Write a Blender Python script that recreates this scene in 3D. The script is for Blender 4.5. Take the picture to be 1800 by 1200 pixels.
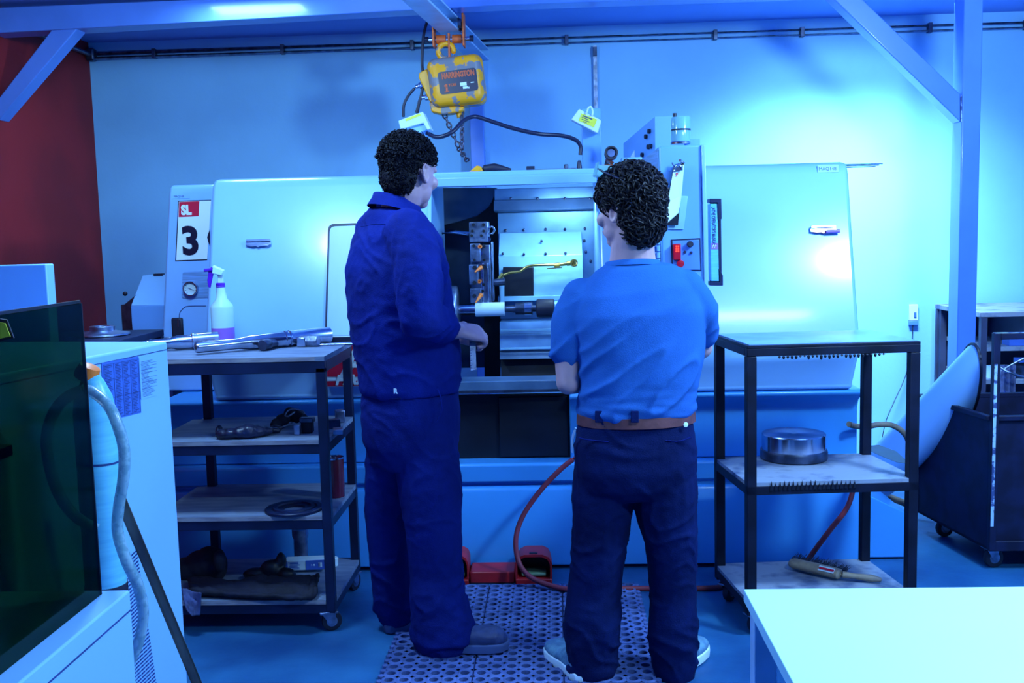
import bpy, math, random
from math import sin, cos, pi, radians, sqrt, atan2
from mathutils import Vector, Matrix, noise
random.seed(7)
C = bpy.context.scene.collection
for o in list(bpy.data.objects): bpy.data.objects.remove(o)
sc = bpy.context.scene
# ---------------------------------------------------------------- camera
H = 1.55
YAW, PITCH, ROLL, FPX = radians(2.54), radians(6.0), 0.025, 1800.0
fwd = Vector((-sin(YAW)*cos(PITCH), cos(YAW)*cos(PITCH), -sin(PITCH)))
rt0 = Vector((cos(YAW), sin(YAW), 0)); up0 = rt0.cross(fwd)
rt = rt0*cos(ROLL) - up0*sin(ROLL); up = up0*cos(ROLL) + rt0*sin(ROLL)
cam = bpy.data.objects.new('camera', bpy.data.cameras.new('camera')); C.objects.link(cam)
cam.data.sensor_width = 36; cam.data.lens = 36*FPX/1800; cam.data.clip_start = .05
M = Matrix((rt, up, -fwd)).transposed().to_4x4(); M.translation = (0, 0, H); cam.matrix_world = M
sc.camera = cam
CAM = Vector((0, 0, H))
def ray(px, py): return (fwd*FPX + rt*(px-900) - up*(py-600)).normalized()
def P(px, py, Y): d = ray(px, py); return CAM + d*(Y/d.y)
def G(px, py, z=0.): d = ray(px, py); return CAM + d*((z-H)/d.z)
def RP(px, py, p0, n): d = ray(px, py); return CAM + d*((Vector(p0)-CAM).dot(n)/d.dot(n))
# ---------------------------------------------------------------- world, lights, exposure
w = bpy.data.worlds.new('world'); sc.world = w; w.use_nodes = True
w.node_tree.nodes['Background'].inputs[0].default_value = (.02, .17, .9, 1)
w.node_tree.nodes['Background'].inputs[1].default_value = .28
sc.view_settings.view_transform = 'Standard'; sc.view_settings.look = 'None'
sc.view_settings.exposure = 0; sc.view_settings.gamma = 1
KEY = (.42, .74, .96)
def area(name, loc, size, power, target=None, col=KEY, spread=180):
    l = bpy.data.lights.new(name, 'AREA'); l.shape = 'RECTANGLE'; l.size, l.size_y = size
    l.energy = power; l.color = col; l.spread = radians(spread)
    o = bpy.data.objects.new(name, l); C.objects.link(o); o.location = loc
    if target is not None:
        o.rotation_euler = (Vector(target)-Vector(loc)).to_track_quat('-Z', 'Y').to_euler()
    return o
def lamp(name, loc, power, r=.12):
    l = bpy.data.lights.new(name, 'POINT'); l.energy = power; l.color = KEY; l.shadow_soft_size = r
    o = bpy.data.objects.new(name, l); C.objects.link(o); o.location = loc; return o
lamp('high_bay_right', (1.88, 2.96, 2.62), 285, .16)
lamp('high_bay_left', (-1.27, 3.40, 2.62), 120, .18)
area('ceiling_light_near', (1.5, 1.3, 2.80), (1.0, .25), 90)
area('ceiling_light_back_left', (-1.62, 5.38, 2.83), (.5, .2), 13)
sp = bpy.data.lights.new('wall_lamp', 'SPOT'); sp.energy = 30; sp.color = KEY; sp.spot_size = radians(118); sp.spot_blend = .35; sp.shadow_soft_size = .06
so_ = bpy.data.objects.new('wall_lamp', sp); C.objects.link(so_); so_.location = (1.95, 5.85, 2.78); so_.rotation_euler = (Vector((1.8, 6.8, 1.1))-Vector((1.95, 5.85, 2.78))).to_track_quat('-Z', 'Y').to_euler()
area('wall_fill', (1.80, 5.82, 2.76), (.9, .2), 62, (1.8, 6.75, .75), KEY, 95)  # added fill without a fitting, brightens the lower right of the back wall
area('machine_bay_light', (.18, 4.98, 1.70), (.5, .08), 9, (.12, 5.3, 1.0))
# ---------------------------------------------------------------- materials
MATS = {}
def mat(name, col, rough=.5, metal=0., var=0., vscale=6., col2=None, bump=0., bscale=60., stretch=(1,1,1),
        coat=0., emit=None, estr=0., alpha=None, trans=0., spec=.5, lo=.4, hi=.6, sheen=0., detail=4.):
    m = bpy.data.materials.new(name); m.use_nodes = True; nt = m.node_tree; N = nt.nodes; L = nt.links
    b = N['Principled BSDF']
    b.inputs['Roughness'].default_value = rough; b.inputs['Metallic'].default_value = metal
    b.inputs['Specular IOR Level'].default_value = spec
    b.inputs['Coat Weight'].default_value = coat; b.inputs['Coat Roughness'].default_value = .1
    b.inputs['Transmission Weight'].default_value = trans
    b.inputs['Sheen Weight'].default_value = sheen
    if alpha is not None: b.inputs['Alpha'].default_value = alpha
    if emit: b.inputs['Emission Color'].default_value = (*emit, 1); b.inputs['Emission Strength'].default_value = estr
    tc = N.new('ShaderNodeTexCoord'); mp = N.new('ShaderNodeMapping'); mp.inputs['Scale'].default_value = stretch
    L.new(tc.outputs['Object'], mp.inputs[0])
    nz = N.new('ShaderNodeTexNoise'); nz.inputs['Scale'].default_value = vscale; nz.inputs['Detail'].default_value = detail
    L.new(mp.outputs[0], nz.inputs[0])
    rp = N.new('ShaderNodeValToRGB')
    c2 = col2 if col2 else tuple(c*(1-var) for c in col)
    rp.color_ramp.elements[0].position = lo; rp.color_ramp.elements[0].color = (*c2, 1)
    rp.color_ramp.elements[1].position = hi; rp.color_ramp.elements[1].color = (*col, 1)
    L.new(nz.outputs[0], rp.inputs[0]); L.new(rp.outputs[0], b.inputs['Base Color'])
    if bump:
        n2 = N.new('ShaderNodeTexNoise'); n2.inputs['Scale'].default_value = bscale; L.new(mp.outputs[0], n2.inputs[0])
        bp = N.new('ShaderNodeBump'); bp.inputs['Strength'].default_value = bump; bp.inputs['Distance'].default_value = .01
        L.new(n2.outputs[0], bp.inputs['Height']); L.new(bp.outputs[0], b.inputs['Normal'])
    MATS[name] = m; return m
W = (.24, .50, .95)  # pale paints below carry part of the light's blue cast in their colour
mat('wall_paint', (.25,.58,.97), .75, var=.10, vscale=1.2, bump=.08, bscale=40)
mat('ceiling_paint', (.17,.34,.85), .7, var=.08, vscale=1.5)
mat('red_paint', (.34,.010,.014), .7, var=.25, vscale=2, bump=.1, bscale=50)
mat('concrete', (.022,.15,.34), .5, col2=(.006,.065,.20), vscale=2.2, bump=.12, bscale=25, lo=.35, hi=.65, detail=8)
mat('frame_paint', (.10,.25,.80), .28, var=.08, vscale=4, coat=.3)
mat('rail_paint', (.40,.62,.92), .4, var=.12, vscale=8)
mat('machine_white', (.24,.50,.92), .28, var=.05, vscale=3, coat=.35)
mat('console_blue', (.15,.38,.82), .35, var=.06, vscale=3, coat=.2)
mat('machine_shaded', (.045,.29,.74), .35, var=.06, vscale=3, coat=.2)  # shade on the lower lathe put into a darker copy of its white
mat('cabinet_white', (.24,.52,.93), .45, var=.04, vscale=3)
mat('table_white', (.45,.80,.95), .5, var=.03, vscale=2)
mat('black_metal', (.006,.009,.028), .5, var=.5, vscale=9, bump=.05, bscale=80, spec=.25)
mat('navy_metal', (.008,.016,.065), .45, var=.4, vscale=7, spec=.3)
mat('bin_metal', (.006,.010,.045), .55, col2=(.004,.006,.025), vscale=12, spec=.25)
mat('chipped_paint', (.35,.55,.85), .6, col2=(.03,.06,.2), vscale=30, lo=.42, hi=.5)
mat('plywood', (.21,.27,.38), .65, col2=(.12,.16,.27), vscale=7, stretch=(1,4,4), bump=.1, bscale=60, lo=.3, hi=.65, detail=8)
mat('plywood_worn', (.24,.28,.38), .55, col2=(.07,.10,.20), vscale=9, bump=.1, bscale=60, lo=.33, hi=.5, detail=8)
mat('ply_edge', (.34,.33,.36), .8, col2=(.22,.21,.26), vscale=12, stretch=(1,1,8))
mat('steel', (.55,.62,.80), .2, 1., var=.3, vscale=10)
mat('steel_rough', (.35,.42,.6), .38, 1., var=.45, vscale=18, bump=.1, bscale=90)
mat('steel_dark', (.10,.13,.22), .4, .9, var=.5, vscale=14)
mat('steel_brushed', (.20,.40,.78), .35, .1, var=.3, vscale=6, stretch=(1,1,20))
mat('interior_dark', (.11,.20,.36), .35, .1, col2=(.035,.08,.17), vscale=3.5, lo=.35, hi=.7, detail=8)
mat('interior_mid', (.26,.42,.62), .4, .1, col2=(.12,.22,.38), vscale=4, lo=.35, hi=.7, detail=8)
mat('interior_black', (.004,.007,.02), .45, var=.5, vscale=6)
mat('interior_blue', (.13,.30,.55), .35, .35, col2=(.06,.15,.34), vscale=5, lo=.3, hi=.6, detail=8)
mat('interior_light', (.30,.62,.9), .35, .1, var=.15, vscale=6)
mat('turret_steel', (.22,.30,.48), .35, .7, var=.5, vscale=20)
mat('brass', (.62,.46,.14), .3, .9, var=.4, vscale=30)
mat('orange_plastic', (.95,.22,.03), .4, var=.1)
mat('orange_paint', (.80,.14,.025), .45, var=.35, vscale=25)
mat('yellow_paint', (.95,.40,.006), .4, col2=(.22,.22,.27), vscale=16, lo=.455, hi=.50, bump=.05, bscale=60)
mat('yellow_clean', (.95,.42,.008), .4, var=.2, vscale=12)
mat('chain_steel', (.16,.16,.24), .35, .6, var=.3, vscale=40)
mat('decal_dark', (.02,.018,.07), .35, var=.2)
mat('decal_orange', (.75,.12,.04), .5, var=.3, vscale=90)
mat('decal_red', (.62,.01,.05), .4, var=.08)
mat('decal_white', (.75,.92,1.), .4, var=.03)
mat('decal_black', (.004,.004,.03), .4, var=.1)
mat('decal_yellow', (.75,.80,.06), .5, var=.08)
mat('decal_blue', (.06,.16,.62), .45, var=.1)
mat('decal_purple', (.30,.16,.62), .45, var=.1)
mat('print_ink', (.02,.05,.25), .6, var=.3)
mat('rubber_black', (.010,.012,.035), .55, var=.3)
mat('cable_black', (.008,.012,.05), .4, var=.2)
mat('rubber_mat', (.08,.13,.36), .65, col2=(.045,.08,.24), vscale=12, bump=.15, bscale=60)
mat('red_hose_dusty', (.26,.03,.06), .6, var=.3, vscale=8)
mat('red_hose', (.55,.05,.06), .4, var=.3, vscale=8)
mat('pedal_red', (.42,.012,.02), .4, var=.25, vscale=10)
mat('tin_red', (.10,.01,.03), .25, var=.3, vscale=10)
mat('skin', (.56,.34,.38), .5, var=.10, vscale=14, bump=.06, bscale=90)
mat('skin_tan', (.42,.26,.33), .5, var=.12, vscale=14, bump=.06, bscale=90)
mat('hair', (.003,.003,.012), .7, var=.4, vscale=20, spec=.2)
mat('hair_brown', (.008,.006,.014), .6, var=.4, vscale=20, spec=.28)
mat('coverall_blue', (.004,.016,.20), .85, var=.25, vscale=5, bump=.22, bscale=240, spec=.12)
mat('trouser_blue', (.004,.014,.155), .85, var=.25, vscale=5, bump=.22, bscale=240, spec=.12)
mat('tshirt_blue', (.025,.125,.44), .9, var=.10, vscale=6, bump=.18, bscale=260, spec=.1)
mat('trouser_navy', (.0025,.010,.075), .85, var=.3, vscale=5, bump=.2, bscale=240, spec=.1)
mat('leather_brown', (.17,.055,.06), .5, var=.35, vscale=20, bump=.1, bscale=60)
mat('boot_leather', (.045,.07,.20), .55, col2=(.025,.04,.13), vscale=16, bump=.15, bscale=60)
mat('boot_sole', (.06,.10,.26), .7, var=.3)
mat('shoe_grey', (.14,.32,.45), .7, col2=(.08,.20,.34), vscale=25, bump=.2, bscale=120)
mat('dark_cloth', (.006,.008,.03), .8, var=.5, vscale=10, bump=.2, bscale=60)
mat('leather_glove', (.010,.014,.06), .42, var=.5, vscale=12, bump=.2, bscale=50)
mat('grey_cloth', (.07,.10,.26), .85, var=.4, vscale=18, bump=.2, bscale=80)
mat('bottle_plastic', (.50,.80,.88), .35, var=.03, spec=.4)
mat('purple_liquid', (.36,.15,.68), .3, var=.08)
mat('purple_plastic', (.09,.01,.55), .35, var=.1)
mat('clear_hose', (.30,.50,.62), .25, col2=(.18,.36,.46), vscale=60, lo=.45, hi=.55, alpha=.72)
mat('film_wrap', (.16,.58,.80), .35, col2=(.10,.44,.70), vscale=9, stretch=(1,1,12), lo=.3, hi=.7)
mat('wood_dark', (.20,.16,.12), .6, col2=(.08,.065,.07), vscale=20, stretch=(1,1,.3), lo=.35, hi=.6)
mat('wood_brush', (.34,.27,.20), .6, col2=(.18,.15,.13), vscale=18, lo=.35, hi=.6)
mat('paper', (.62,.80,.92), .7, var=.03)
mat('gauge_face', (.55,.72,.78), .4, var=.03)
mat('window_glazing', (.30,.50,.85), .4, .0, var=.2, vscale=3, stretch=(1,1,.2))
mat('screen_red', (.2,.0,.0), .4, emit=(1,.06,.03), estr=2.2)
mat('display_red', (.5,.0,.02), .3, var=.1)
mat('beacon_glass', (.20,.50,.62), .12, var=.1, alpha=.75)
mat('green_inside', (.20,.36,.20), .5, var=.3, vscale=5)
mat('shelf_dark', (.03,.04,.11), .6, var=.3)
# tinted acrylic sheet
m = bpy.data.materials.new('green_acrylic'); m.use_nodes = True; nt = m.node_tree
for n in list(nt.nodes): nt.nodes.remove(n)
o_ = nt.nodes.new('ShaderNodeOutputMaterial'); t_ = nt.nodes.new('ShaderNodeBsdfTransparent'); t_.inputs[0].default_value = (.085,.20,.10,1)
g_ = nt.nodes.new('ShaderNodeBsdfGlossy'); g_.inputs['Roughness'].default_value = .08; g_.inputs[0].default_value = (.7,.9,.8,1)
nz_ = nt.nodes.new('ShaderNodeTexNoise'); nz_.inputs['Scale'].default_value = 6
mx = nt.nodes.new('ShaderNodeMixShader'); mx.inputs[0].default_value = .05
rp_ = nt.nodes.new('ShaderNodeMapRange'); rp_.inputs[3].default_value = .03; rp_.inputs[4].default_value = .08
nt.links.new(nz_.outputs[0], rp_.inputs[0]); nt.links.new(rp_.outputs[0], mx.inputs[0])
nt.links.new(t_.outputs[0], mx.inputs[1]); nt.links.new(g_.outputs[0], mx.inputs[2]); nt.links.new(mx.outputs[0], o_.inputs[0])
MATS['green_acrylic'] = m
# ---------------------------------------------------------------- mesh helpers
def V(*a): return Vector(a) if len(a) > 1 else Vector(a[0])
def frame(d):
    d = d.normalized(); a = Vector((0,0,1)) if abs(d.z) < .9 else Vector((0,1,0))
    u = d.cross(a).normalized(); return u, u.cross(d).normalized()
class MB:
    def __init__(s): s.v = []; s.f = []
    def add(s, vs, fs):
        k = len(s.v); s.v += [Vector(x) for x in vs]; s.f += [tuple(i+k for i in f) for f in fs]; return s
    def box(s, x0, x1, y0, y1, z0, z1):
        return s.add([(x,y,z) for x in (x0,x1) for y in (y0,y1) for z in (z0,z1)],
            [(0,1,3,2),(4,6,7,5),(0,4,5,1),(2,3,7,6),(0,2,6,4),(1,5,7,3)])
    def obox(s, c, a, b, d):           # centre + three half-axes
        c, a, b, d = map(Vector, (c,a,b,d))
        return s.add([c+i*a+j*b+k*d for i in (-1,1) for j in (-1,1) for k in (-1,1)],
            [(0,1,3,2),(4,6,7,5),(0,4,5,1),(2,3,7,6),(0,2,6,4),(1,5,7,3)])
    def bar(s, p, q, w, h, upv=(0,0,1)):
        p, q = Vector(p), Vector(q); d = q-p; u = d.cross(Vector(upv)).normalized(); v = u.cross(d).normalized()
        return s.obox((p+q)/2, d/2, u*w/2, v*h/2)
    def rings(s, rs, cap=True, closed=False):
        n = len(rs[0]); k = len(s.v)
        for r in rs: s.v += [Vector(x) for x in r]
        m_ = len(rs)
        for i in range(m_ if closed else m_-1):
            for j in range(n):
                a, b = k+i*n, k+((i+1) % m_)*n
                s.f.append((a+j, a+(j+1)%n, b+(j+1)%n, b+j))
        if cap and not closed:
            s.f.append(tuple(k+j for j in range(n))[::-1]); s.f.append(tuple(k+(m_-1)*n+j for j in range(n)))
        return s
    def tube(s, pts, r, n=10, cap=True, closed=False, smooth=0):
        pts = [Vector(p) for p in pts]
        if smooth: pts = spline(pts, smooth)
        rr = r if isinstance(r, (list, tuple)) else [r]*len(pts)
        if len(rr) != len(pts): rr = [lerpl(rr, i/(len(pts)-1)) for i in range(len(pts))]
        u = None; out = []
        for i, p in enumerate(pts):
            if closed: d = pts[(i+1) % len(pts)] - pts[i-1]
            else: d = pts[min(i+1, len(pts)-1)] - pts[max(i-1, 0)]
            d.normalize()
            if u is None: u, v = frame(d)
            else:
                u = (u - d*u.dot(d)).normalized(); v = d.cross(u)
            out.append([p + (u*cos(2*pi*j/n) + v*sin(2*pi*j/n))*rr[i] for j in range(n)])
        return s.rings(out, cap, closed)
    def lathe(s, prof, c, axis=(0,0,1), n=32, cap=True):    # prof: (r, h)
        c = Vector(c); a = Vector(axis).normalized(); u, v = frame(a)
        return s.rings([[c + a*h + (u*cos(2*pi*j/n)+v*sin(2*pi*j/n))*max(r, 1e-4) for j in range(n)] for r, h in prof], cap)
    def cyl(s, p, q, r, n=20):
        p, q = Vector(p), Vector(q); return s.lathe([(r,0),(r,(q-p).length)], p, q-p, n)
    def prism(s, poly, d):
        n = len(poly); d = Vector(d); poly = [Vector(p) for p in poly]
        return s.add(poly+[p+d for p in poly], [tuple(range(n))[::-1], tuple(range(n, 2*n))] + [(i,(i+1)%n,(i+1)%n+n,i+n) for i in range(n)])
    def ell(s, c, a, b, d, nu=16, nv=10):
        c, a, b, d = map(Vector, (c,a,b,d)); rs = []
        for i in range(nv+1):
            t = pi*i/nv; k = max(sin(t), 1e-3)
            rs.append([c + d*(-cos(t)) + (a*cos(2*pi*j/nu)+b*sin(2*pi*j/nu))*k for j in range(nu)])
        return s.rings(rs)
    def sph(s, c, r, nu=16, nv=10): return s.ell(c, (r,0,0), (0,r,0), (0,0,r), nu, nv)
    def loft(s, secs, n=28, e=2.):       # (centre, u, v)
        rs = []
        for c, u, v in secs:
            r = []
            for j in range(n):
                t = 2*pi*j/n; ct, st = cos(t), sin(t)
                r.append(c + u*math.copysign(abs(ct)**(2/e), ct) + v*math.copysign(abs(st)**(2/e), st))
            rs.append(r)
        return s.rings(rs)
    def limb(s, pts, rad, n=18):         # capsule chain with round ends
        pts = [Vector(p) for p in pts]; s.tube(spline(pts, 6), [lerpl(rad, i/(6*(len(pts)-1))) for i in range(6*(len(pts)-1)+1)], n)
        s.sph(pts[0], rad[0]); s.sph(pts[-1], rad[-1]); return s
def lerpl(l, t):
    x = t*(len(l)-1); i = min(int(x), len(l)-2); return l[i]+(l[i+1]-l[i])*(x-i)
def spline(p, k):
    p = [Vector(x) for x in p]; out = []
    for i in range(len(p)-1):
        a = p[i-1] if i else p[0]*2-p[1]; b, c = p[i], p[i+1]; d = p[i+2] if i+2 < len(p) else p[-1]*2-p[-2]
        for j in range(k):
            t = j/k
            out.append(.5*((2*b)+(c-a)*t+(2*a-5*b+4*c-d)*t*t+(3*b-a-3*c+d)*t**3))
    out.append(p[-1]); return out
def rootloc(p):
    l = Vector((0,0,0))
    while p: l += p.location; p = p.parent
    return l
def thing(name, label, cat, loc=(0,0,0), group=None):
    o = bpy.data.objects.new(name, None); C.objects.link(o); o.location = loc; o.empty_display_size = .05
    o['label'] = label; o['category'] = cat
    if group: o['group'] = group
    return o
def obj(name, mb, m, parent=None, smooth=None, bevel=0., loc=None, seg=2, sub=0, mesh=None, label=None):
    L = rootloc(parent) if parent else (Vector(loc) if loc is not None else Vector((0,0,0)))
    if mesh is None:
        me = bpy.data.meshes.new(name); me.from_pydata([v-L for v in mb.v], [], mb.f); me.validate()
    else:
        me = mesh
        for v in me.vertices: v.co -= L
    me.materials.clear(); me.materials.append(MATS[m])
    o = bpy.data.objects.new(name, me); C.objects.link(o)
    if parent: o.parent = parent
    else: o.location = L
    import bmesh
    bm = bmesh.new(); bm.from_mesh(me); bmesh.ops.recalc_face_normals(bm, faces=bm.faces); bm.to_mesh(me); bm.free()
    if bevel:
        b = o.modifiers.new('b', 'BEVEL'); b.width = bevel; b.segments = seg; b.limit_method = 'ANGLE'; b.angle_limit = radians(35)
        if smooth is None: smooth = 35
    if sub: s_ = o.modifiers.new('s', 'SUBSURF'); s_.levels = s_.render_levels = sub
    if smooth:
        for p in me.polygons: p.use_smooth = True
        if smooth < 180:
            es = me.edges; fa = {}
            for p in me.polygons:
                for ek in p.edge_keys: fa.setdefault(ek, []).append(p.normal)
            lim = cos(radians(smooth))
            for e in es:
                n_ = fa.get(e.key, [])
                if len(n_) == 2 and n_[0].dot(n_[1]) < lim: e.use_edge_sharp = True
    if label: o['label'] = label
    return o
def tag(o, label, cat, group=None):
    o['label'] = label; o['category'] = cat
    if group: o['group'] = group
    return o
def struct(o): o['kind'] = 'structure'; return o
def dup(root, loc, label=None, name=None):
    r = root.copy(); C.objects.link(r); r.location = loc
    if label: r['label'] = label
    for ch in list(root.children):
        c = ch.copy(); C.objects.link(c); c.parent = r
        for g in ch.children:
            d = g.copy(); C.objects.link(d); d.parent = c
    return r
def text(name, s, size, o, right, upv, m, parent, ext=.0006, align='LEFT', bold=0., sx=1., shear=0., space=1.):
    cu = bpy.data.curves.new(name, 'FONT'); cu.body = s; cu.size = size; cu.extrude = ext; cu.align_x = align
    cu.offset = bold; cu.shear = shear; cu.space_character = space; cu.resolution_u = 4
    t = bpy.data.objects.new(name+'_t', cu); C.objects.link(t)
    dg = bpy.context.evaluated_depsgraph_get(); me = bpy.data.meshes.new_from_object(t.evaluated_get(dg))
    bpy.data.objects.remove(t); bpy.data.curves.remove(cu)
    r = Vector(right).normalized(); u = Vector(upv); u = (u - r*u.dot(r)).normalized(); n = r.cross(u); o = Vector(o)
    for v in me.vertices:
        x, y, z = v.co; v.co = o + r*x*sx + u*y + n*z
    return obj(name, None, m, parent, mesh=me)
def remesh(mb, vox, smooth=4, fn=None):
    me = bpy.data.meshes.new('tmp'); me.from_pydata(mb.v, [], mb.f)
    import bmesh
    bm = bmesh.new(); bm.from_mesh(me); bmesh.ops.recalc_face_normals(bm, faces=bm.faces); bm.to_mesh(me); bm.free()
    o = bpy.data.objects.new('tmp', me); C.objects.link(o)
    r = o.modifiers.new('r', 'REMESH'); r.mode = 'VOXEL'; r.voxel_size = vox
    if smooth: s_ = o.modifiers.new('s', 'SMOOTH'); s_.iterations = smooth; s_.factor = .5
    dg = bpy.context.evaluated_depsgraph_get(); out = bpy.data.meshes.new_from_object(o.evaluated_get(dg))
    bpy.data.objects.remove(o); bpy.data.meshes.remove(me)
    if fn:
        ns = [v.normal.copy() for v in out.vertices]
        for v, n_ in zip(out.vertices, ns): v.co += n_*fn(v.co, n_)
    return out
def caster(loc, root, r=.042, ang=0., white=False):
    x, y, z = loc; a = Vector((cos(ang), sin(ang), 0)); t = Vector((-sin(ang), cos(ang), 0)); base = Vector((x,y,0))
    m_ = MB(); m_.obox(base+V(0,0,z-.004), a*.035, t*.03, (0,0,.004))
    for s in (-1, 1):
        m_.prism([base+t*s*.016+V(0,0,z-.006)-a*.03, base+t*s*.016+V(0,0,z-.006)+a*.03, base+t*s*.016+a*.022+V(0,0,r-.01), base+t*s*.016+a*.002+V(0,0,r-.01)], t*s*.003)
    c = obj('caster', m_, 'steel_rough', root, bevel=.001)
    wv = base+a*.012+V(0,0,r)
    obj('wheel', MB().lathe([(.004,-.013),(r*.6,-.013),(r*.95,-.012),(r,-.008),(r,.008),(r*.95,.012),(r*.6,.013),(.004,.013)], wv, t, 24), 'rubber_black', c, smooth=40)
    obj('hub', MB().lathe([(.003,-.0145),(r*.35,-.0145),(r*.55,-.0135),(r*.55,.0135),(r*.35,.0145),(.003,.0145)], wv, t, 20), 'steel_rough', c, smooth=40)
    return c
# ================================================================ ROOM
YW, ZC, XR = 6.8, 2.87, -3.1
corner = P(158, 118, YW); XL = corner.x
struct(obj('floor', MB().box(XL-.2, 5.2, -1.5, YW+.2, -.1, 0), 'concrete'))
struct(obj('ceiling', MB().box(XL-.2, 5.2, -1.5, YW+.2, ZC, ZC+.1), 'ceiling_paint'))
struct(obj('wall_back', MB().box(XL-.2, 5.2, YW, YW+.15, 0, ZC), 'wall_paint'))
struct(obj('wall_left', MB().box(XL-.2, XL, -1.5, YW, 0, ZC), 'red_paint'))
struct(obj('wall_right', MB().box(5.05, 5.2, -1.5, YW, 0, ZC), 'wall_paint'))
# ---- conduits along the ceiling line
zc = ZC-.075
def conduit(pts, r, label, clips=()):
    t = thing('conduit_pipe', label, 'pipe', pts[0])
    obj('pipe', MB().tube(pts, r, 12, smooth=0), 'steel_rough', t, smooth=60)
    for c in clips:
        obj('clip', MB().box(c[0]-.012, c[0]+.012, c[1]-r-.004, c[1]+r+.012, c[2]-r-.03, c[2]+r+.003), 'steel_dark', t, bevel=.002)
    return t
conduit([(XL+.03,YW-.03,zc),(5.0,YW-.03,zc)], .014, 'long grey conduit along the back wall just under the ceiling',
        [(x, YW-.03, zc) for x in (-2.6,-1.75,-.9,.1,1.05,1.6,2.4,3.0)])
conduit([(XL+.03,YW-.03,zc-.032),(5.0,YW-.03,zc-.032)], .012, 'thinner lower conduit running parallel below the ceiling conduit')
conduit([(XL+.03,YW-.06,zc-.01),(XL+.03,2.0,zc-.01)], .014, 'grey conduit along the top of the red wall')
vx = P(1046, 120, YW).x; vz = P(1049, 192, YW).z
conduit([(vx,YW-.03,zc-.055),(vx,YW-.03,vz-.1)], .012, 'vertical conduit dropping down the back wall above the lathe', [(vx,YW-.03,zc-.08)])
jb = MB().sph((0,0,0), .03)
t = obj('junction_box', MB().box(XL+.005, XL+.06, YW-.07, YW-.005, zc-.05, zc+.03), 'steel_dark', bevel=.012, loc=(XL+.03,YW-.04,zc)); tag(t, 'small round-edged junction box where the two walls meet the ceiling', 'box')
# ---- portal frame
YF = 5.6
pf = thing('portal_frame', 'blue painted steel portal frame with column and two diagonal braces', 'frame', (P(1700,600,YF).x, YF, 0))
cxl, cxr = P(1689,300,YF).x, P(1722,300,YF).x
bz0 = P(620,21,YF).z; bz1 = min(bz0+.10, ZC-.01)
obj('column', MB().box(cxl, cxr, YF, YF+.14, 0, bz0), 'frame_paint', pf, bevel=.006)
pa = P(0,58,YF); pb = P(900,8,YF); k = (pb.z-pa.z)/(pb.x-pa.x)
zb = lambda x: min(pa.z + k*(x-pa.x), bz0+.005)
obj('rafter', MB().prism([(XL,YF,pa.z+k*(XL-pa.x)), (pb.x,YF,pb.z), (cxr,YF,pb.z+.0), (cxr,YF,ZC-.002), (XL,YF,ZC-.03)], (0,.14,0)), 'frame_paint', pf, bevel=.004)
def brace(a, b, c, d, nm='brace'):
    poly = [a, b, c, d]; obj(nm, MB().prism([V(p.x, YF+.01, p.z) for p in poly], (0,.11,0)), 'frame_paint', pf, bevel=.006)
pj = P(1690,165,YF); pk = P(1690,214,YF); sl = (P(1520,0,YF)-P(1690,165,YF)); sl = sl/abs(sl.x)
def along(p): 
    t_ = (ZC-.06-p.z)/sl.z; return p+sl*t_
brace(pj, pk, along(pk), along(pj))
l1, l2 = P(95,58,YF), P(150,52,YF); d1 = P(0,165,YF)-P(100,50,YF); d1 = d1/abs(d1.x)
ex = XL+.001
def downl(p): return p + d1*(p.x-ex)
brace(V(l1.x-.0, YF, pa.z+.03), V(l2.x-.03, YF, pa.z+.03), downl(V(l2.x-.05,YF,l2.z)), downl(l1))
# weld beads
obj('weld_seam', MB().tube([P(1690,168+i*46/12,YF+.002) for i in range(13)], .004, 6), 'chipped_paint', pf, smooth=60)
# ---- monorail
ra = P(843,106,YW-.02); RZ = ra.z; RX = ra.x
rail = thing('hoist_rail', 'pale painted steel rail carrying the yellow chain hoist', 'beam', (RX, 4.0, RZ))
pL = RP(789,56,(0,0,RZ),V(0,0,1)) 
YT = pL.y; RX = pL.x
def railx(y): return RX + (ra.x-RX)*(y-YT)/(ra.y-YT)
y0, y1 = 3.3, YW-.005
hw = .060
rb = MB()
def seg(xo0, xo1, z0, z1):
    rb.add([(railx(y)+x,y,z) for y in (y0,y1) for x in (xo0,xo1) for z in (z0,z1)],[(0,1,3,2),(4,6,7,5),(0,4,5,1),(2,3,7,6),(0,2,6,4),(1,5,7,3)])
zt_ = ZC-.12
print('RZ', RZ, bz0, YT); RT = min(RZ+.12, bz0-.004); seg(-hw, hw, RZ, RZ+.012); seg(-.006, .006, RZ+.012, RT-.01); seg(-hw, hw, RT-.01, RT)
obj('flange_beam', rb, 'rail_paint', rail, bevel=.002)
pp = P(839,240,YW-.06)
post = obj('wall_post', MB().box(P(827,240,YW-.1).x, P(851,240,YW-.1).x, YW-.12, YW-.004, 0, RZ-.004), 'frame_paint', bevel=.004, loc=(pp.x,YW-.06,0)); tag(post, 'blue upright post against the back wall behind the yellow hoist', 'post')
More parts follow.
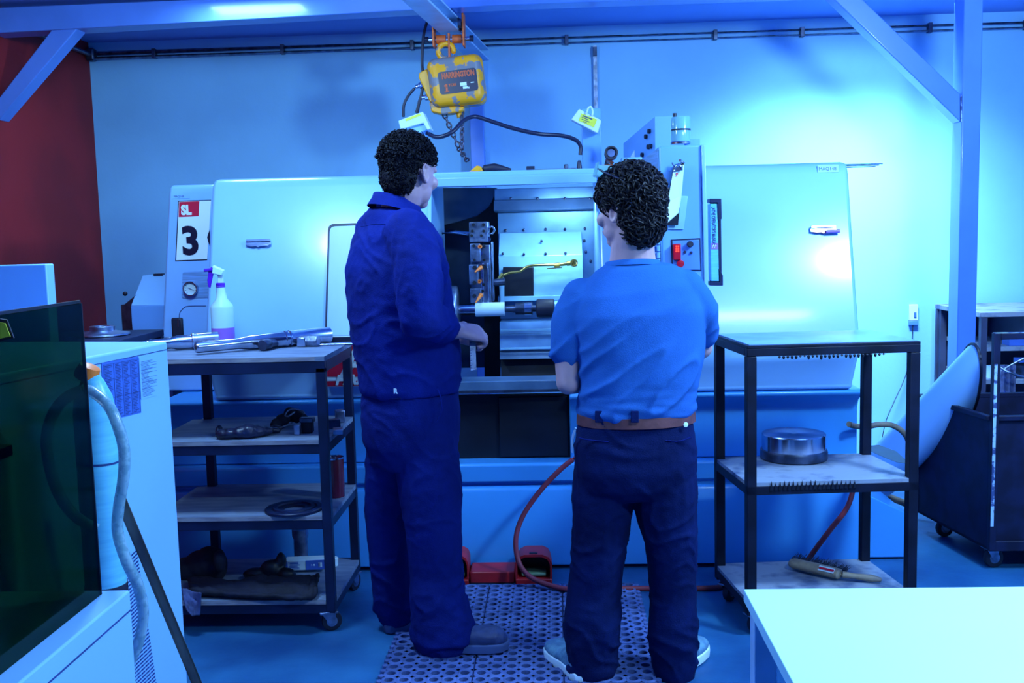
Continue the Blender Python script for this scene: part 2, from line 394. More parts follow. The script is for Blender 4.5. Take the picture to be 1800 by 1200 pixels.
# trolley (orange clamp)
tr = thing('hoist_trolley', 'orange beam trolley clamped to the rail above the yellow hoist', 'trolley', (RX,YT,RZ))
yt = YT
for s, px in ((-1, 0), (1, 1)):
    x = railx(yt)+s*(hw+.018)
    obj('side_plate', MB().prism([(x,yt-.07,RZ+.10),(x,yt+.07,RZ+.10),(x,yt+.05,RZ-.085),(x,yt-.05,RZ-.085)], (s*.010,0,0)), 'orange_paint', tr, bevel=.003)
    for q in (-.045,.045):
        obj('wheel', MB().lathe([(.004,0),(.024,0),(.024,.012),(.03,.018),(.004,.018)], (railx(yt)+s*(hw+.014), yt+q, RZ+.036), (-s,0,0), 18), 'steel_dark', tr, smooth=40)
    obj('nut', MB().lathe([(.001,0),(.018,0),(.018,.022),(.001,.022)], (x+s*.036, yt, RZ-.04), (s,0,0), 6), 'cable_black', tr, bevel=.002)
xx = railx(yt)
obj('axle', MB().cyl((xx-.12,yt,RZ-.04),(xx+.12,yt,RZ-.04),.012), 'steel', tr, smooth=40)
for s in (-1, 1): obj('spacer', MB().cyl((xx+s*.07,yt,RZ-.04),(xx+s*.018,yt,RZ-.04),.024), 'orange_paint', tr, smooth=40)
obj('suspension_plate', MB().prism([(xx-.006,yt-.02,RZ-.01),(xx-.006,yt+.02,RZ-.01),(xx-.006,yt+.016,RZ-.17),(xx-.006,yt-.016,RZ-.17)], (.012,0,0)), 'orange_paint', tr, bevel=.002)
# ---- hoist
YH = YT
hc = P(804,145,YH)
u = (P(853,140,YH)-P(760,152,YH)).normalized(); wv = V(0,1,0); uz = V(-u.z,0,u.x)
def h(a, b, c=0): return hc + u*a + uz*b + wv*c
S = (P(1000,400,YH)-P(900,400,YH)).length/100     # metres per pixel here
hoist = thing('chain_hoist', 'worn yellow electric chain hoist hanging from the orange trolley', 'hoist', h(0,-.17))
def rr(wd, ht, r, y, n=5, ox=0, oy=0):
    out = []
    for cx_, cz_, a0 in ((wd-r,ht-r,0),(-wd+r,ht-r,90),(-wd+r,-ht+r,180),(wd-r,-ht+r,270)):
        for i in range(n+1):
            a = radians(a0+90*i/n); out.append(h(ox+cx_+r*cos(a), oy+cz_+r*sin(a), y))
    return out
ww, hh = 47*S, 41*S
obj('housing', MB().rings([rr(ww*.78,hh*.80,.03,-.105), rr(ww*.9,hh*.92,.04,-.095), rr(ww,hh,.045,-.07), rr(ww,hh,.045,.09), rr(ww*.85,hh*.85,.04,.12)]), 'yellow_paint', hoist, smooth=40, bevel=.004)
obj('cover_band', MB().rings([rr(ww*1.03,hh*1.03,.047,-.045), rr(ww*1.03,hh*1.03,.047,-.02)]), 'yellow_paint', hoist, bevel=.003)
lb = obj('label_plate', MB().rings([rr(33*S,19*S,.016,-.108,ox=4*S,oy=-3*S), rr(33*S,19*S,.016,-.104,ox=4*S,oy=-3*S)]), 'decal_dark', hoist, smooth=30)
text('lettering', 'HARRINGTON', 13*S, h(-23*S,4*S,-.1088), u, uz, 'decal_orange', lb, bold=.0022, sx=.66)
obj('lettering', MB().prism([h((a-21)*S,(b-19)*S,-.1088) for a, b in ((0,0),(8,0),(8,2),(6,2),(6,14),(3.5,14),(.5,11.5),(.5,9.5),(2.5,9.5),(2.5,2),(0,2))], wv*-.0008), 'decal_orange', lb)
text('lettering', 'TON', 6*S, h(-13*S,-10*S,-.1088), u, uz, 'decal_orange', lb, bold=.001)
mk = MB()
for a, b, c_, d_ in ((7,-8,11,6),(11,-14,8,4),(25,-7,6,1.5),(20,-15,2,3)): mk.obox(h((a+c_/2)*S,(b-1)*S,-.1088), u*c_/2*S, uz*d_/2*S, wv*.0006)
obj('label_mark', mk, 'decal_white', lb)
obj('control_box', MB().prism([h(-62*S,22*S,-.06),h(-48*S,27*S,-.06),h(-40*S,-30*S,-.06),h(-50*S,-30*S,-.06),h(-64*S,14*S,-.06)], wv*.12), 'yellow_clean', hoist, bevel=.006)
obj('chain_guide', MB().prism([h(-52*S,-30*S,-.05),h(-30*S,-38*S,-.05),h(8*S,-44*S,-.05),h(4*S,-52*S,-.05),h(-30*S,-53*S,-.05),h(-50*S,-46*S,-.05)], wv*.10), 'yellow_paint', hoist, bevel=.008)
obj('lug', MB().cyl(h(-5*S,-45*S,0), h(-3*S,-60*S,0), .016), 'yellow_paint', hoist, smooth=40)
for (a, b, c_, d_) in ((-60,2,-72,0),(-52,-20,-64,-19)):
    obj('cable_gland', MB().cyl(h(a*S,b*S,-.03), h((a+c_)/2*S,(b+d_)/2*S,-.03), .017, 8).cyl(h((a+c_)/2*S,(b+d_)/2*S,-.03), h(c_*S,d_*S,-.03), .011, 12), 'steel', hoist, bevel=.001)
hk = h(-13*S, 55*S, 0)
pts = [hk+V(cos(radians(a))*.046, 0, sin(radians(a))*.046) for a in range(-25, 265, 15)][::1]
obj('hook', MB().tube([hk+V(cos(radians(a))*.042,0,sin(radians(a))*.042) for a in range(-20,281,15)], [.010]+[.015]*3+[.017]*16+[.018], 12), 'yellow_paint', hoist, smooth=60)
obj('safety_latch', MB().bar(hk+V(.045,0,-.015), hk+V(.030,0,-.052), .012,.005), 'steel_dark', hoist)
# chains
def chain(p, q, sag=0., L=.031):
    m_ = MB(); p, q = Vector(p), Vector(q); n = int((q-p).length/L)
    for i in range(n):
        t_ = (i+.5)/n; c_ = p.lerp(q, t_); d = (q-p).normalized(); a_ = frame(d)[i % 2]
        ang = .5*(1 if i % 2 else -1); a_ = (a_*cos(.6)+d.cross(a_)*sin(.6)).normalized()
        pts = [c_ + d*cos(t2)*L*.68 + a_*sin(t2)*L*.37 for t2 in [2*pi*k_/10 for k_ in range(10)]]
        m_.tube(pts, .0050, 6, closed=True)
    return m_
topz = P(840,287,YH-.2)
obj('load_chain', chain(h(-30*S,-50*S), P(806,258,YH-.10)), 'chain_steel', hoist, smooth=60)
mm = chain(P(806,260,YH-.10), P(822,283,YH-.25)); obj('load_chain', mm, 'chain_steel', hoist, smooth=60)
obj('return_chain', chain(h(2*S,-50*S), P(812,262,YH-.12)), 'chain_steel', hoist, smooth=60)
# power cable of hoist
cb = MB().tube([railx(5)*0 + 0 or V(0,0,0)]*0 or [P(757,20,YH+.05),P(745,60,YH),P(742,110,YH-.02),P(744,140,YH-.03),P(741,165,YH-.03),P(732,198,YH-.05)], .008, 8, smooth=6)
tag(obj('hoist_cable', cb, 'cable_black', loc=P(744,140,YH), smooth=60), 'dark cable hanging beside the left of the yellow hoist', 'cable')
cb = MB().tube([h(-72*S,0,-.03),P(718,168,YH-.03),P(710,185,YH-.04),P(709,205,YH-.05)], .008, 8, smooth=6)
tag(obj('hoist_cable', cb, 'cable_black', loc=P(718,168,YH), smooth=60), 'short dark cable looping from the hoist gland to the left white box', 'cable')
cb = MB().tube([h(-64*S,-19*S,-.03),P(737,178,YH-.03),P(734,199,YH-.04)], .008, 8, smooth=6)
tag(obj('hoist_cable', cb, 'cable_black', loc=P(737,178,YH), smooth=60), 'lower dark cable from the second hoist gland down behind the curly head', 'cable')
# ================================================================ LATHE
lathe = thing('lathe', 'large white computer-controlled lathe with open centre bay along the back wall', 'machine', (0,4.6,0))
ZT = 1.84
fp0, fp1 = V(0,4.75,1.79), V(0,4.52,1.08); fn_ = V(0,-(fp0.z-fp1.z),(fp0.y-fp1.y)*-1).normalized(); fn_ = V(0,-.9513,.3082)
def F(px, py, off=0.): return RP(px, py, fp0+fn_*off, fn_)
fup = (fp0-fp1).normalized()
upper = [(5.3,ZT),(4.83,ZT),(4.79,ZT-.006),(4.765,ZT-.025),(4.75,1.79),(4.52,1.08),(4.512,1.04),(4.515,1.0),(4.53,.96),(4.60,.845),(4.60,.82),(5.3,.82)]
def px_prism(prof, xa, xb, m_=None):   # xa, xb: functions of z
    m_ = m_ or MB(); n = len(prof)
    m_.add([(xa(z),y,z) for y,z in prof]+[(xb(z),y,z) for y,z in prof], [tuple(range(n)), tuple(range(n,2*n))[::-1]]+[(i,(i+1)%n,(i+1)%n+n,i+n) for i in range(n)])
    return m_
def lin(pt, pb_):
    return lambda z: pt.x + (pb_.x-pt.x)*(pt.z-z)/(pt.z-pb_.z)
eL = lin(F(373,306), F(361,590)); dl = F(757,330).x; dr = F(1050,330).x
eR = lin(F(1490,275), F(1512,600))
obj('left_panel', px_prism(upper, eL, lambda z: dl), 'machine_white', lathe, bevel=.018, seg=4)
obj('right_panel', px_prism(upper, lambda z: dr, eR), 'machine_white', lathe, bevel=.018, seg=4)
# header over the bay
hz = F(900,325).z
obj('header', MB().box(dl+.002, dr-.002, 4.80, 5.3, hz+.05, ZT-.03).box(dl+.002,dr-.002,4.765,4.82,ZT-.035,ZT), 'machine_white', lathe, bevel=.006)
obj('header_lip', px_prism([(4.80,hz+.06),(4.735,hz+.04),(4.735,hz),(4.80,hz)], lambda z: dl+.002, lambda z: dr-.002), 'machine_white', lathe, bevel=.003)
gz = P(900,309,4.795).z
obj('header_groove', MB().box(dl+.05, dr-.05, 4.790, 4.7995, gz-.003, gz+.003), 'steel_dark', lathe)
# bright door jamb strips
obj('door_jamb', px_prism([(4.742,1.76),(4.50,1.02),(4.52,1.02),(4.762,1.76)], lambda z: dl-.022, lambda z: dl+.004), 'machine_white', lathe, bevel=.003)
# base
xbl, xbr = P(292,900,4.62).x, P(1512,900,4.62).x
base = [(5.5,.02),(5.5,.50),(4.64,.50),(4.63,.50),(4.62,.49),(4.62,.415),(4.65,.405),(4.65,.395),(4.62,.385),(4.61,.37),(4.61,.02)]
obj('base', px_prism(base, lambda z: xbl, lambda z: xbr), 'machine_shaded', lathe, bevel=.006)
obj('levelling_plinth', MB().box(xbl+.05, xbr-.05, 4.70, 5.4, 0, .02), 'black_metal', lathe)
bl, br_ = P(650,750,4.68).x, P(1002,750,4.68).x
low = [(5.3,.818),(4.62,.818),(4.60,.81),(4.605,.795),(4.66,.76),(4.68,.72),(4.68,.502),(5.3,.502)]
obj('lower_panel', px_prism(low, lambda z: xbl+.0, lambda z: bl), 'machine_shaded', lathe, bevel=.006)
obj('lower_panel', px_prism(low, lambda z: br_, lambda z: xbr), 'machine_shaded', lathe, bevel=.006)
obj('bay_kick_panel', MB().box(bl+.001, br_-.001, 4.74, 4.78, .502, .80), 'interior_black', lathe)
obj('bay_kick_panel', MB().box(P(878,750,4.73).x, br_-.01, 4.725, 4.74, .51, .79), 'interior_black', lathe, bevel=.002)
lz1, lz0 = P(900,668,4.66).z, P(900,688,4.66).z
obj('bay_sill', MB().box(bl+.002, br_-.002, 4.64, 4.80, lz0, lz1), 'interior_dark', lathe, bevel=.004)
obj('sill_trim', MB().box(bl+.002, br_-.002, 4.625, 4.64, lz0-.0, lz0+.012), 'steel_dark', lathe)
# interior shell
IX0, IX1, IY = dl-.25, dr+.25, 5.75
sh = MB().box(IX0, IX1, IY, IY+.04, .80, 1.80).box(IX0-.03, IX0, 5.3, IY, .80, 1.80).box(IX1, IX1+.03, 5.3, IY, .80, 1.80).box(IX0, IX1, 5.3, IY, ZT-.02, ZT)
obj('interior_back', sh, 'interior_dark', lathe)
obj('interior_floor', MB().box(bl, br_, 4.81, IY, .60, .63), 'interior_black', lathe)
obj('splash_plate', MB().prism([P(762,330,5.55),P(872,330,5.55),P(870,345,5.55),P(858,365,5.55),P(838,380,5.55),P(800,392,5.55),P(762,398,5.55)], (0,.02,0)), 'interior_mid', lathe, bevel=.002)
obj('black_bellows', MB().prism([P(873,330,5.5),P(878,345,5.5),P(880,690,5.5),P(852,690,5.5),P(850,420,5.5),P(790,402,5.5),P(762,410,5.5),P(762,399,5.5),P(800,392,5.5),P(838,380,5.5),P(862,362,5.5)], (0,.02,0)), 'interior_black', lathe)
# right-hand covers (axis way covers)
def X(px, Y, py=450): return P(px, py, Y).x
def Z(py, Y, px=950): return P(px, py, Y).z
Yc = 5.3
def cover(pxa, pxb, pts, m_, nm='way_cover', bev=.003):
    return obj(nm, px_prism([(y,z) for y,z in pts], lambda z: X(pxa,Yc), lambda z: X(pxb,Yc)), m_, lathe, bevel=bev)
xr_ = 1075
cover(872, xr_, [(Yc,Z(330,Yc)),(Yc+.05,Z(330,Yc)),(Yc+.05,Z(352,Yc)),(Yc,Z(350,Yc))], 'interior_blue')
cover(871, xr_, [(Yc-.03,Z(350,Yc)),(Yc+.05,Z(350,Yc)),(Yc+.05,Z(372,Yc)),(Yc-.06,Z(369,Yc))], 'interior_dark')
cover(876, xr_, [(Yc+.03,Z(372,Yc)),(Yc+.08,Z(372,Yc)),(Yc+.08,Z(560,Yc)),(Yc+.02,Z(560,Yc))], 'interior_blue')
z1, z2, z3 = Z(408,Yc-.02), Z(449,Yc-.10), Z(521,Yc-.12)
cover(878, 1023, [(Yc+.02,z1),(Yc-.10,z2),(Yc-.12,z3),(Yc+.02,z3)], 'interior_light', 'turret_cover')
for px, py in ((889,405),(921,404),(959,403),(993,403),(1028,402),(952,424),(884,446),(921,447),(959,446),(994,445),(1027,423),(1030,443),(1038,459)):
    Yb = Yc-.10 if (py > 440 and px < 1000) else (Yc+.025 if px > 1025 or py < 410 else Yc-.05)
    p = P(px,py,Yb); obj('bolt', MB().lathe([(.007,0),(.007,.006),(.001,.009)], p, (0,-1,.3), 8), 'steel_dark', lathe)
for px in (898,945,993,1037): obj('bolt', MB().lathe([(.007,0),(.007,.006),(.001,.009)], P(px,349,Yc-.035), (0,-1,.3), 8), 'steel_dark', lathe)
ht = MB(); hp = [P(a,b,Yc-.125) for a,b in ((884,469),(938,469),(938,522),(884,522))]
obj('access_hatch', ht.prism(hp, (0,.01,0)), 'interior_black', lathe, bevel=.004)
obj('drip_ledge', MB().prism([P(875,521,Yc-.13),P(1010,519,Yc-.13),P(1010,527,Yc-.13),P(875,530,Yc-.13)], (0,.10,0)), 'interior_light', lathe, bevel=.002)
obj('support_strut', MB().prism([P(879,488,Yc-.17),P(886,488,Yc-.17),P(886,532,Yc-.17),P(879,532,Yc-.17)], (0,.03,0)), 'interior_light', lathe, bevel=.002)
# lower covers
for a, b, mt_ in ((560,580,'interior_blue'),(580,607,'interior_blue'),(607,621,'interior_dark'),(621,666,'interior_black')):
    o2 = {560:0,580:-.03,607:-.05,621:.02}[a]
    obj('chip_guard', px_prism([(Yc-.15+o2,Z(a,Yc)),(Yc+.1,Z(a,Yc)),(Yc+.1,Z(b,Yc)),(Yc-.18+o2,Z(b,Yc))], lambda z: X(878,Yc), lambda z: X(1060,Yc)), mt_, lathe, bevel=.002)
obj('guard_trim', MB().box(X(880,Yc),X(1060,Yc),Yc-.20,Yc-.19,Z(581,Yc-.2),Z(578,Yc-.2)).box(X(880,Yc),X(1060,Yc),Yc-.225,Yc-.215,Z(612,Yc-.2),Z(609,Yc-.2)), 'interior_light', lathe)
# turret
Yt = 5.0
tt = MB()
def tb(x0_,y0_,x1_,y1_,ya=0.,d=.1):
    a = P(x0_,y0_,Yt+ya); b = P(x1_,y1_,Yt+ya); return (a.x,b.x,Yt+ya,Yt+ya+d,b.z,a.z)
tur = obj('turret', MB().box(*tb(826,431,864,533,.03,.16)).box(*tb(862,425,868,530,.05,.1)), 'turret_steel', lathe, bevel=.004)
obj('tool_block', MB().box(*tb(824,390,858,425,-.02,.14)), 'turret_steel', tur, bevel=.004)
obj('tool_block', MB().box(*tb(826,428,845,460,-.02,.06)), 'turret_steel', tur, bevel=.003)
obj('tool_block', MB().box(*tb(824,465,841,500,-.03,.06)), 'turret_steel', tur, bevel=.003)
obj('tool_block', MB().box(*tb(826,507,846,532,-.03,.06)), 'turret_steel', tur, bevel=.003)
obj('clamp_bar', MB().box(*tb(845,462,851,532,.015,.02)).box(*tb(855,462,860,532,.015,.02)), 'steel', tur, bevel=.002)
for px, py, r in ((832,395,.008),(850,395,.008),(830,406,.007),(850,406,.007),(833,432,.008),(851,433,.007),(834,457,.007),(851,457,.007),(834,470,.010),(850,468,.010),(834,497,.010),(850,500,.008),(834,520,.010),(848,512,.008),(829,414,.007),(846,414,.007)):
    obj('bore', MB().cyl(P(px,py,Yt-.035 if py<427 or px<842 else Yt+.01), P(px,py,Yt+.03), r, 10), 'interior_black', tur)
for px, py in ((844,445),(858,420),(855,404)): obj('set_screw', MB().lathe([(.013,0),(.013,.012),(.006,.012),(.006,.004)], P(px,py,Yt+.0), (0,-1,0), 14), 'steel', tur, smooth=40)
obj('coolant_loop', MB().tube([P(856,404,Yt),P(864,398,Yt-.02),P(869,403,Yt-.02),P(866,410,Yt),P(858,411,Yt)], .005, 8, smooth=5), 'steel', tur, smooth=60)
for (a,b,c_,d_) in ((843,434,843.5,433.5),(835,478,846,470),(842,495,842.5,494.5),(836,532,846,518)):
    p, q = P(a,b,Yt-.07), P(c_,d_,Yt-.03)
    if abs(a-c_) < 2: obj('coolant_nozzle', MB().lathe([(.010,0),(.010,.02),(.004,.02),(.004,.01)], q+V(0,.02,0), (0,-1,0), 12), 'orange_plastic', tur, smooth=40)
    else: obj('coolant_nozzle', MB().lathe([(.003,0),(.008,(q-p).length*.6),(.011,(q-p).length),(.003,(q-p).length)], p, q-p, 12), 'orange_plastic', tur, smooth=40)
obj('boring_bar', MB().tube([P(777,410,Yt+.05),P(800,408,Yt+.05),P(824,411,Yt+.05)], [.006,.010,.012], 10), 'steel', tur, smooth=60)
obj('knurled_boss', MB().cyl(P(866,497,Yt+.08), P(888,495,Yt+.08), .018), 'steel_dark', lathe, smooth=40)
# brass pipe
Yb = 5.12
obj('brass_pipe', MB().tube([P(878,490,Yb),P(884,484,Yb),P(898,479,Yb),P(914,477,Yb),P(926,469,Yb),P(940,466,Yb),P(975,465,Yb),P(985,463,Yb)], .007, 10, smooth=5), 'brass', lathe, smooth=60)
obj('brass_valve', MB().cyl(P(974,466,Yb),P(984,465,Yb),.012,8).cyl(P(984,465,Yb),P(998,463,Yb),.009,12).cyl(P(996,463,Yb),P(1006,462,Yb),.013,8).cyl(P(1010,468,Yb),P(1009,456,Yb),.012,12), 'brass', lathe, bevel=.001)
obj('valve_lever', MB().bar(P(961,472,Yb-.02),P(988,470,Yb-.02),.008,.005), 'brass', lathe)
obj('pipe_nut', MB().cyl(P(876,493,Yb),P(884,481,Yb),.012,6), 'brass', lathe)
obj('valve_ring', MB().tube([P(1009,462,Yb-.02)+V(.016*cos(a),0,.016*sin(a)) for a in [2*pi*i/16 for i in range(16)]], .004, 6, closed=True), 'brass', lathe, smooth=60)
# tailstock + live centre + chuck
Ys = 4.98
ax = (P(980,541,Ys)-P(800,545,Ys)); ax.y = 0; ax.normalize()
def A(px): p = P(px,541+(980-px)*4/180,Ys); return p
def shaft(a, b, ra, rb, m_): L = (A(b)-A(a)).length; m_.lathe([(ra,0),(rb,L)], A(a), A(b)-A(a), 28); return m_
ts = obj('tailstock', MB().lathe([(.02,0),(.042,.004),(.046,.012),(.046,.085),(.04,.09)], A(942), A(980)-A(942), 32), 'rubber_black', lathe, smooth=40)
obj('quill', MB().cyl(A(975), A(1045), .036), 'machine_white', ts, smooth=40)
m_ = MB(); shaft(887,906,.014,.020,m_); shaft(906,908,.030,.030,m_); shaft(908,936,.030,.031,m_); shaft(936,942,.016,.016,m_)
obj('live_centre', m_, 'steel_dark', ts, smooth=35)
m_ = MB(); shaft(922,934,.0315,.0315,m_); obj('centre_ring', m_, 'steel', ts, smooth=35)
ck = obj('chuck', MB().lathe([(.11,0),(.12,.01),(.12,.12),(.11,.13)], A(760), A(800)-A(760), 40), 'turret_steel', lathe, bevel=.004)
for k_ in range(3):
    a = radians(90+120*k_-20); d = V(0,cos(a),sin(a)); e = ax.cross(d)
    obj('chuck_jaw', MB().obox(A(793)+d*.065, ax*.030, d*.035, e*.018).obox(A(800)+d*.055, ax*.012, d*.022, e*.016), 'steel_rough', ck, bevel=.003)
sf = thing('steel_shaft', 'turned steel shaft clamped in the lathe between chuck and centre', 'shaft', A(830))
m_ = MB(); shaft(806,836,.028,.029,m_); obj('ground_section', m_, 'steel', sf, smooth=35)
m_ = MB(); shaft(836,887,.034,.034,m_); obj('turned_section', m_, 'paper', sf, smooth=35)
# door window in left panel
wa, wb, wc_, wd_ = F(577,394,.004), F(742,388,.004), F(742,592,.004), F(571,594,.004)
def rrp(q, r, off, nn=5):
    out = []
    for i in range(4):
        p, a, b = q[i], (q[i-1]-q[i]).normalized(), (q[(i+1)%4]-q[i]).normalized()
        for k_ in range(nn+1):
            t_ = k_/nn; A_, B_ = p+a*r, p+b*r
            out.append(A_*(1-t_)**2 + p*2*t_*(1-t_) + B_*t_*t_ + fn_*off)
    return out
def inset(q, d): c_ = sum(q, V(0,0,0))/4; return [p+(c_-p).normalized()*d for p in q]
q = [wa,wb,wc_,wd_]
wf = obj('window_frame', MB().rings([rrp(q,.03,-.01), rrp(q,.03,.004), rrp(inset(q,.012),.026,.004), rrp(inset(q,.014),.026,-.01)], cap=False), 'navy_metal', lathe, smooth=30)
obj('window_pane', MB().prism(rrp(inset(q,.012),.026,.0), fn_*-.004), 'window_glazing', wf)
# sash trim line, clip handles
def clip(px, py, m2='steel', lab=None):
    r = F(px+22,py-.7)-F(px-22,py+.5); r.normalize(); c_ = F(px,py,.012)
    t_ = obj('paper_clip_bar', MB().obox(c_+fup*.010, r*.055, fup*.006, fn_*.010).obox(c_-fup*.002, r*.058, fup*.010, fn_*.003), 'steel', lathe, bevel=.002)
    obj('clip_jaw', MB().prism([c_-r*.055-fup*.010, c_-r*.03-fup*.018, c_-r*.01-fup*.016, c_-fup*.022, c_+r*.01-fup*.016, c_+r*.045-fup*.018, c_+r*.055-fup*.008], fn_*.004), m2, t_, bevel=.001)
    return t_
clip(454,427); cc_ = clip(1447,403,'display_red')
obj('clip_roll', MB().cyl(F(1452,407,.02), F(1476,406,.02), .008), 'decal_purple', cc_, smooth=50)
# asset tags
def tagl(px0, py0, px1, py1, s, fnF, par=lathe):
    a, b, c_ = fnF(px0,py0,.002), fnF(px1,py0-(px1-px0)*.02,.002), fnF(px0,py1,.002)
    r = (b-a); d = (a-c_); t_ = obj('asset_tag', MB().prism([a,b,c_+r,c_], fnn*-.0015), 'cabinet_white', par)
    text('lettering', s, d.length*.62, c_+r*.06+d*.26+fnn*.0008, r, d, 'print_ink', t_, ext=.0002, sx=.95)
    return t_
fnn = fn_
tagl(1437,290,1474,303,'MAQ148', F)
# logo
lgn = V(0,-(1.04-.84),-(4.595-4.51)).normalized()
def LG(px, py, off=.003): return RP(px, py, V(0,4.51,1.04)+lgn*(.016+off), lgn)
# place on under-curved area: flat badge standing off the panel
q0 = [LG(575,592),LG(700,590),LG(700,678),LG(575,680)]
lg = obj('badge', MB().prism(rrp(q0,.008,0), (0,.03,0)), 'decal_white', lathe, smooth=30)
def lq(pts, nm, m_, o3): return obj(nm, MB().prism([LG(a,b,.004+o3) for a,b in pts], (0,.001,0)), m_, lg)
lq([(576,593),(699,591),(699,633),(576,635)][:4], 'badge_red', 'decal_red', .000)
lq([(575,635),(609,635),(596,662),(575,662)], 'badge_red', 'decal_red', .0005)
lq([(613,662),(628,635),(699,634),(699,662)], 'badge_red', 'decal_red', .0005)
lq([(575,670),(699,668),(699,677),(575,679)], 'badge_red', 'decal_red', .0005)
lq([(576,634.5),(610,634.5),(608,639),(576,639)], 'badge_red', 'decal_red', .001)
lq([(600,662),(607,662),(643,592),(629,592)], 'badge_stroke', 'decal_white', .0015)
lq([(614,640),(640,640),(640,646),(611,646)], 'badge_stroke', 'decal_white', .0015)
lq([(637,592),(650,592),(650,662),(640,662)], 'badge_stroke', 'decal_white', .0015)
lq([(576,665),(590,665),(590,669),(576,669)], 'badge_stroke', 'decal_white', .0015)
text('lettering', 'HAAS', .072, LG(589,676,.006), (1,0,0), LG(620,600)-LG(620,670), 'decal_white', lg, ext=.0004, bold=.003, shear=.35, sx=.95)
# ---- side unit with sign
Yu = 4.90
sl0 = P(297,330,Yu); slb = P(284,600,Yu)
su_l = lin(sl0, slb); fnn = V(0,-1,0)
ZS = P(300,325,Yu).z
unit = thing('gauge_cabinet', 'tall narrow white end cover with number sign and pressure gauges', 'cabinet', (su_l(.5),Yu,0))
xr2 = P(400,500,Yu).x - .0
obj('shell', px_prism([(5.5,ZS),(Yu+.03,ZS),(Yu+.01,ZS-.01),(Yu,ZS-.04),(Yu,.822),(5.5,.822)], su_l, lambda z: eL(max(z,.82))-.004), 'machine_white', unit, bevel=.012, seg=3)
xr2 = eL(1.4)-.012
def U(px, py, off=0.): return P(px, py, Yu-off)
a, b = U(314,352,.001), U(309,459,.001)
def ul(pts, nm, m_, par, o3=.0, th=.001): return obj(nm, MB().prism([U(x_,y_,.002+o3) for x_,y_ in pts], (0,th,0)), m_, par)
sg = ul([(313,353),(371,351),(364,457),(308,459)], 'number_sign', 'decal_black', unit)
ul([(314.5,354.5),(371,352.5),(364,455.5),(309.8,457.3)], 'sign_field', 'decal_white', sg, .0006)
ul([(315,355),(350.5,353.5),(349,380),(314,381.5)], 'sign_header', 'decal_red', sg, .0012)
text('lettering', 'SL', .062, U(319,377,.004), U(350,376)-U(320,377), (0,0,1), 'decal_white', sg, bold=.0035, sx=.82)
text('lettering', '3', .183, U(320,446,.004), U(350,445)-U(320,446), (0,0,1), 'decal_black', sg, bold=.007, sx=.98)
ul([(366,410),(369,403),(369,432),(365.5,424),(364,417)], 'digit_edge', 'decal_black', sg, .003)
tagl(304,341,333,349,'MAQ148', U, unit)
gp = obj('gauge_plate', MB().prism(rrp([U(321,478,.003),U(371,476,.003),U(368,523,.003),U(319,524,.003)],.012,0)[:], (0,.002,0)), 'steel_brushed', unit, smooth=30)
def gauge(px, py, r=.036):
    c_ = U(px,py,.006); g = obj('gauge_rim', MB().lathe([(r*.85,.0),(r,.0),(r,.016),(r*.96,.022),(r*.86,.022),(r*.85,.012)], c_+V(0,.004,0), (0,-1,0), 32, cap=False), 'steel', unit, smooth=35)
    obj('gauge_dial', MB().lathe([(.0,.0),(r*.86,.0),(r*.86,.012),(.0,.012)], c_+V(0,.004,0), (0,-1,0), 32), 'gauge_face', g)
    nd = MB().bar(c_+V(-.012,-.010,.005), c_+V(.015,-.010,-.008), .002, .0015)
    for i in range(11):
        t_ = radians(225-27*i); nd.obox(c_+V(cos(t_)*r*.7,-.009,sin(t_)*r*.7), (cos(t_)*.003,0,sin(t_)*.003), (-sin(t_)*.0008,0,cos(t_)*.0008), (0,.0005,0))
    obj('gauge_needle', nd, 'print_ink', g)
gauge(336,507)
# access-door seam + latch
obj('door_seam', MB().tube([U(315,560,.001),U(316,550,.001),U(322,542,.001),U(331,538,.001),U(362,537.5,.001)], .0018, 6, smooth=5), 'print_ink', unit)
obj('door_seam', MB().tube([U(308,640,.001),U(312,652,.001),U(320,657,.001),U(352,657,.001)], .0018, 6, smooth=5), 'print_ink', unit)
obj('latch', MB().box(U(303,0,0).x*0+U(303,566).x, U(323,566).x, Yu-.02, Yu, U(310,594).z, U(310,558).z), 'rubber_black', unit, bevel=.008)
obj('door_latch_pin', MB().bar(U(313,558,.022),U(313,575,.022),.003,.003), 'steel', unit)
# ---- sloping white hood left of it
Yh2 = 5.0
hd = thing('chip_hood', 'white box hood with sloping lid and dark window left of the number sign', 'cabinet', (P(250,560,Yh2).x,Yh2,0))
xa_, xb_ = P(231,560,Yh2).x, su_l(1.2)-.01
zt1, zt2 = P(250,484,Yh2+.25).z, P(240,537,Yh2).z
top_l = P(250,484,Yh2+.25).x
xb_ = min(xb_, xbl-.004)
obj('hood_body', MB().box(xa_, xb_, Yh2, Yh2+.5, 0, zt2), 'console_blue', hd, bevel=.004)
obj('hood_lid', MB().add([(xa_,Yh2,zt2),(xb_,Yh2,zt2),(xb_,Yh2+.25,zt1),(top_l,Yh2+.25,zt1),(xa_,Yh2+.5,zt2),(xb_,Yh2+.5,zt2),(top_l,Yh2+.5,zt1-.0),(xb_,Yh2+.5,zt1)], [(0,1,2,3),(0,3,6,4),(3,2,7,6),(1,5,7,2),(4,6,7,5),(0,4,5,1)]), 'machine_white', hd, bevel=.004)
obj('hinge', MB().box(P(271,483,Yh2+.25).x, P(287,483,Yh2+.25).x, Yh2+.24, Yh2+.27, zt1-.003, zt1+.008), 'rubber_black', hd)
xw = P(214,560,Yh2+.1).x
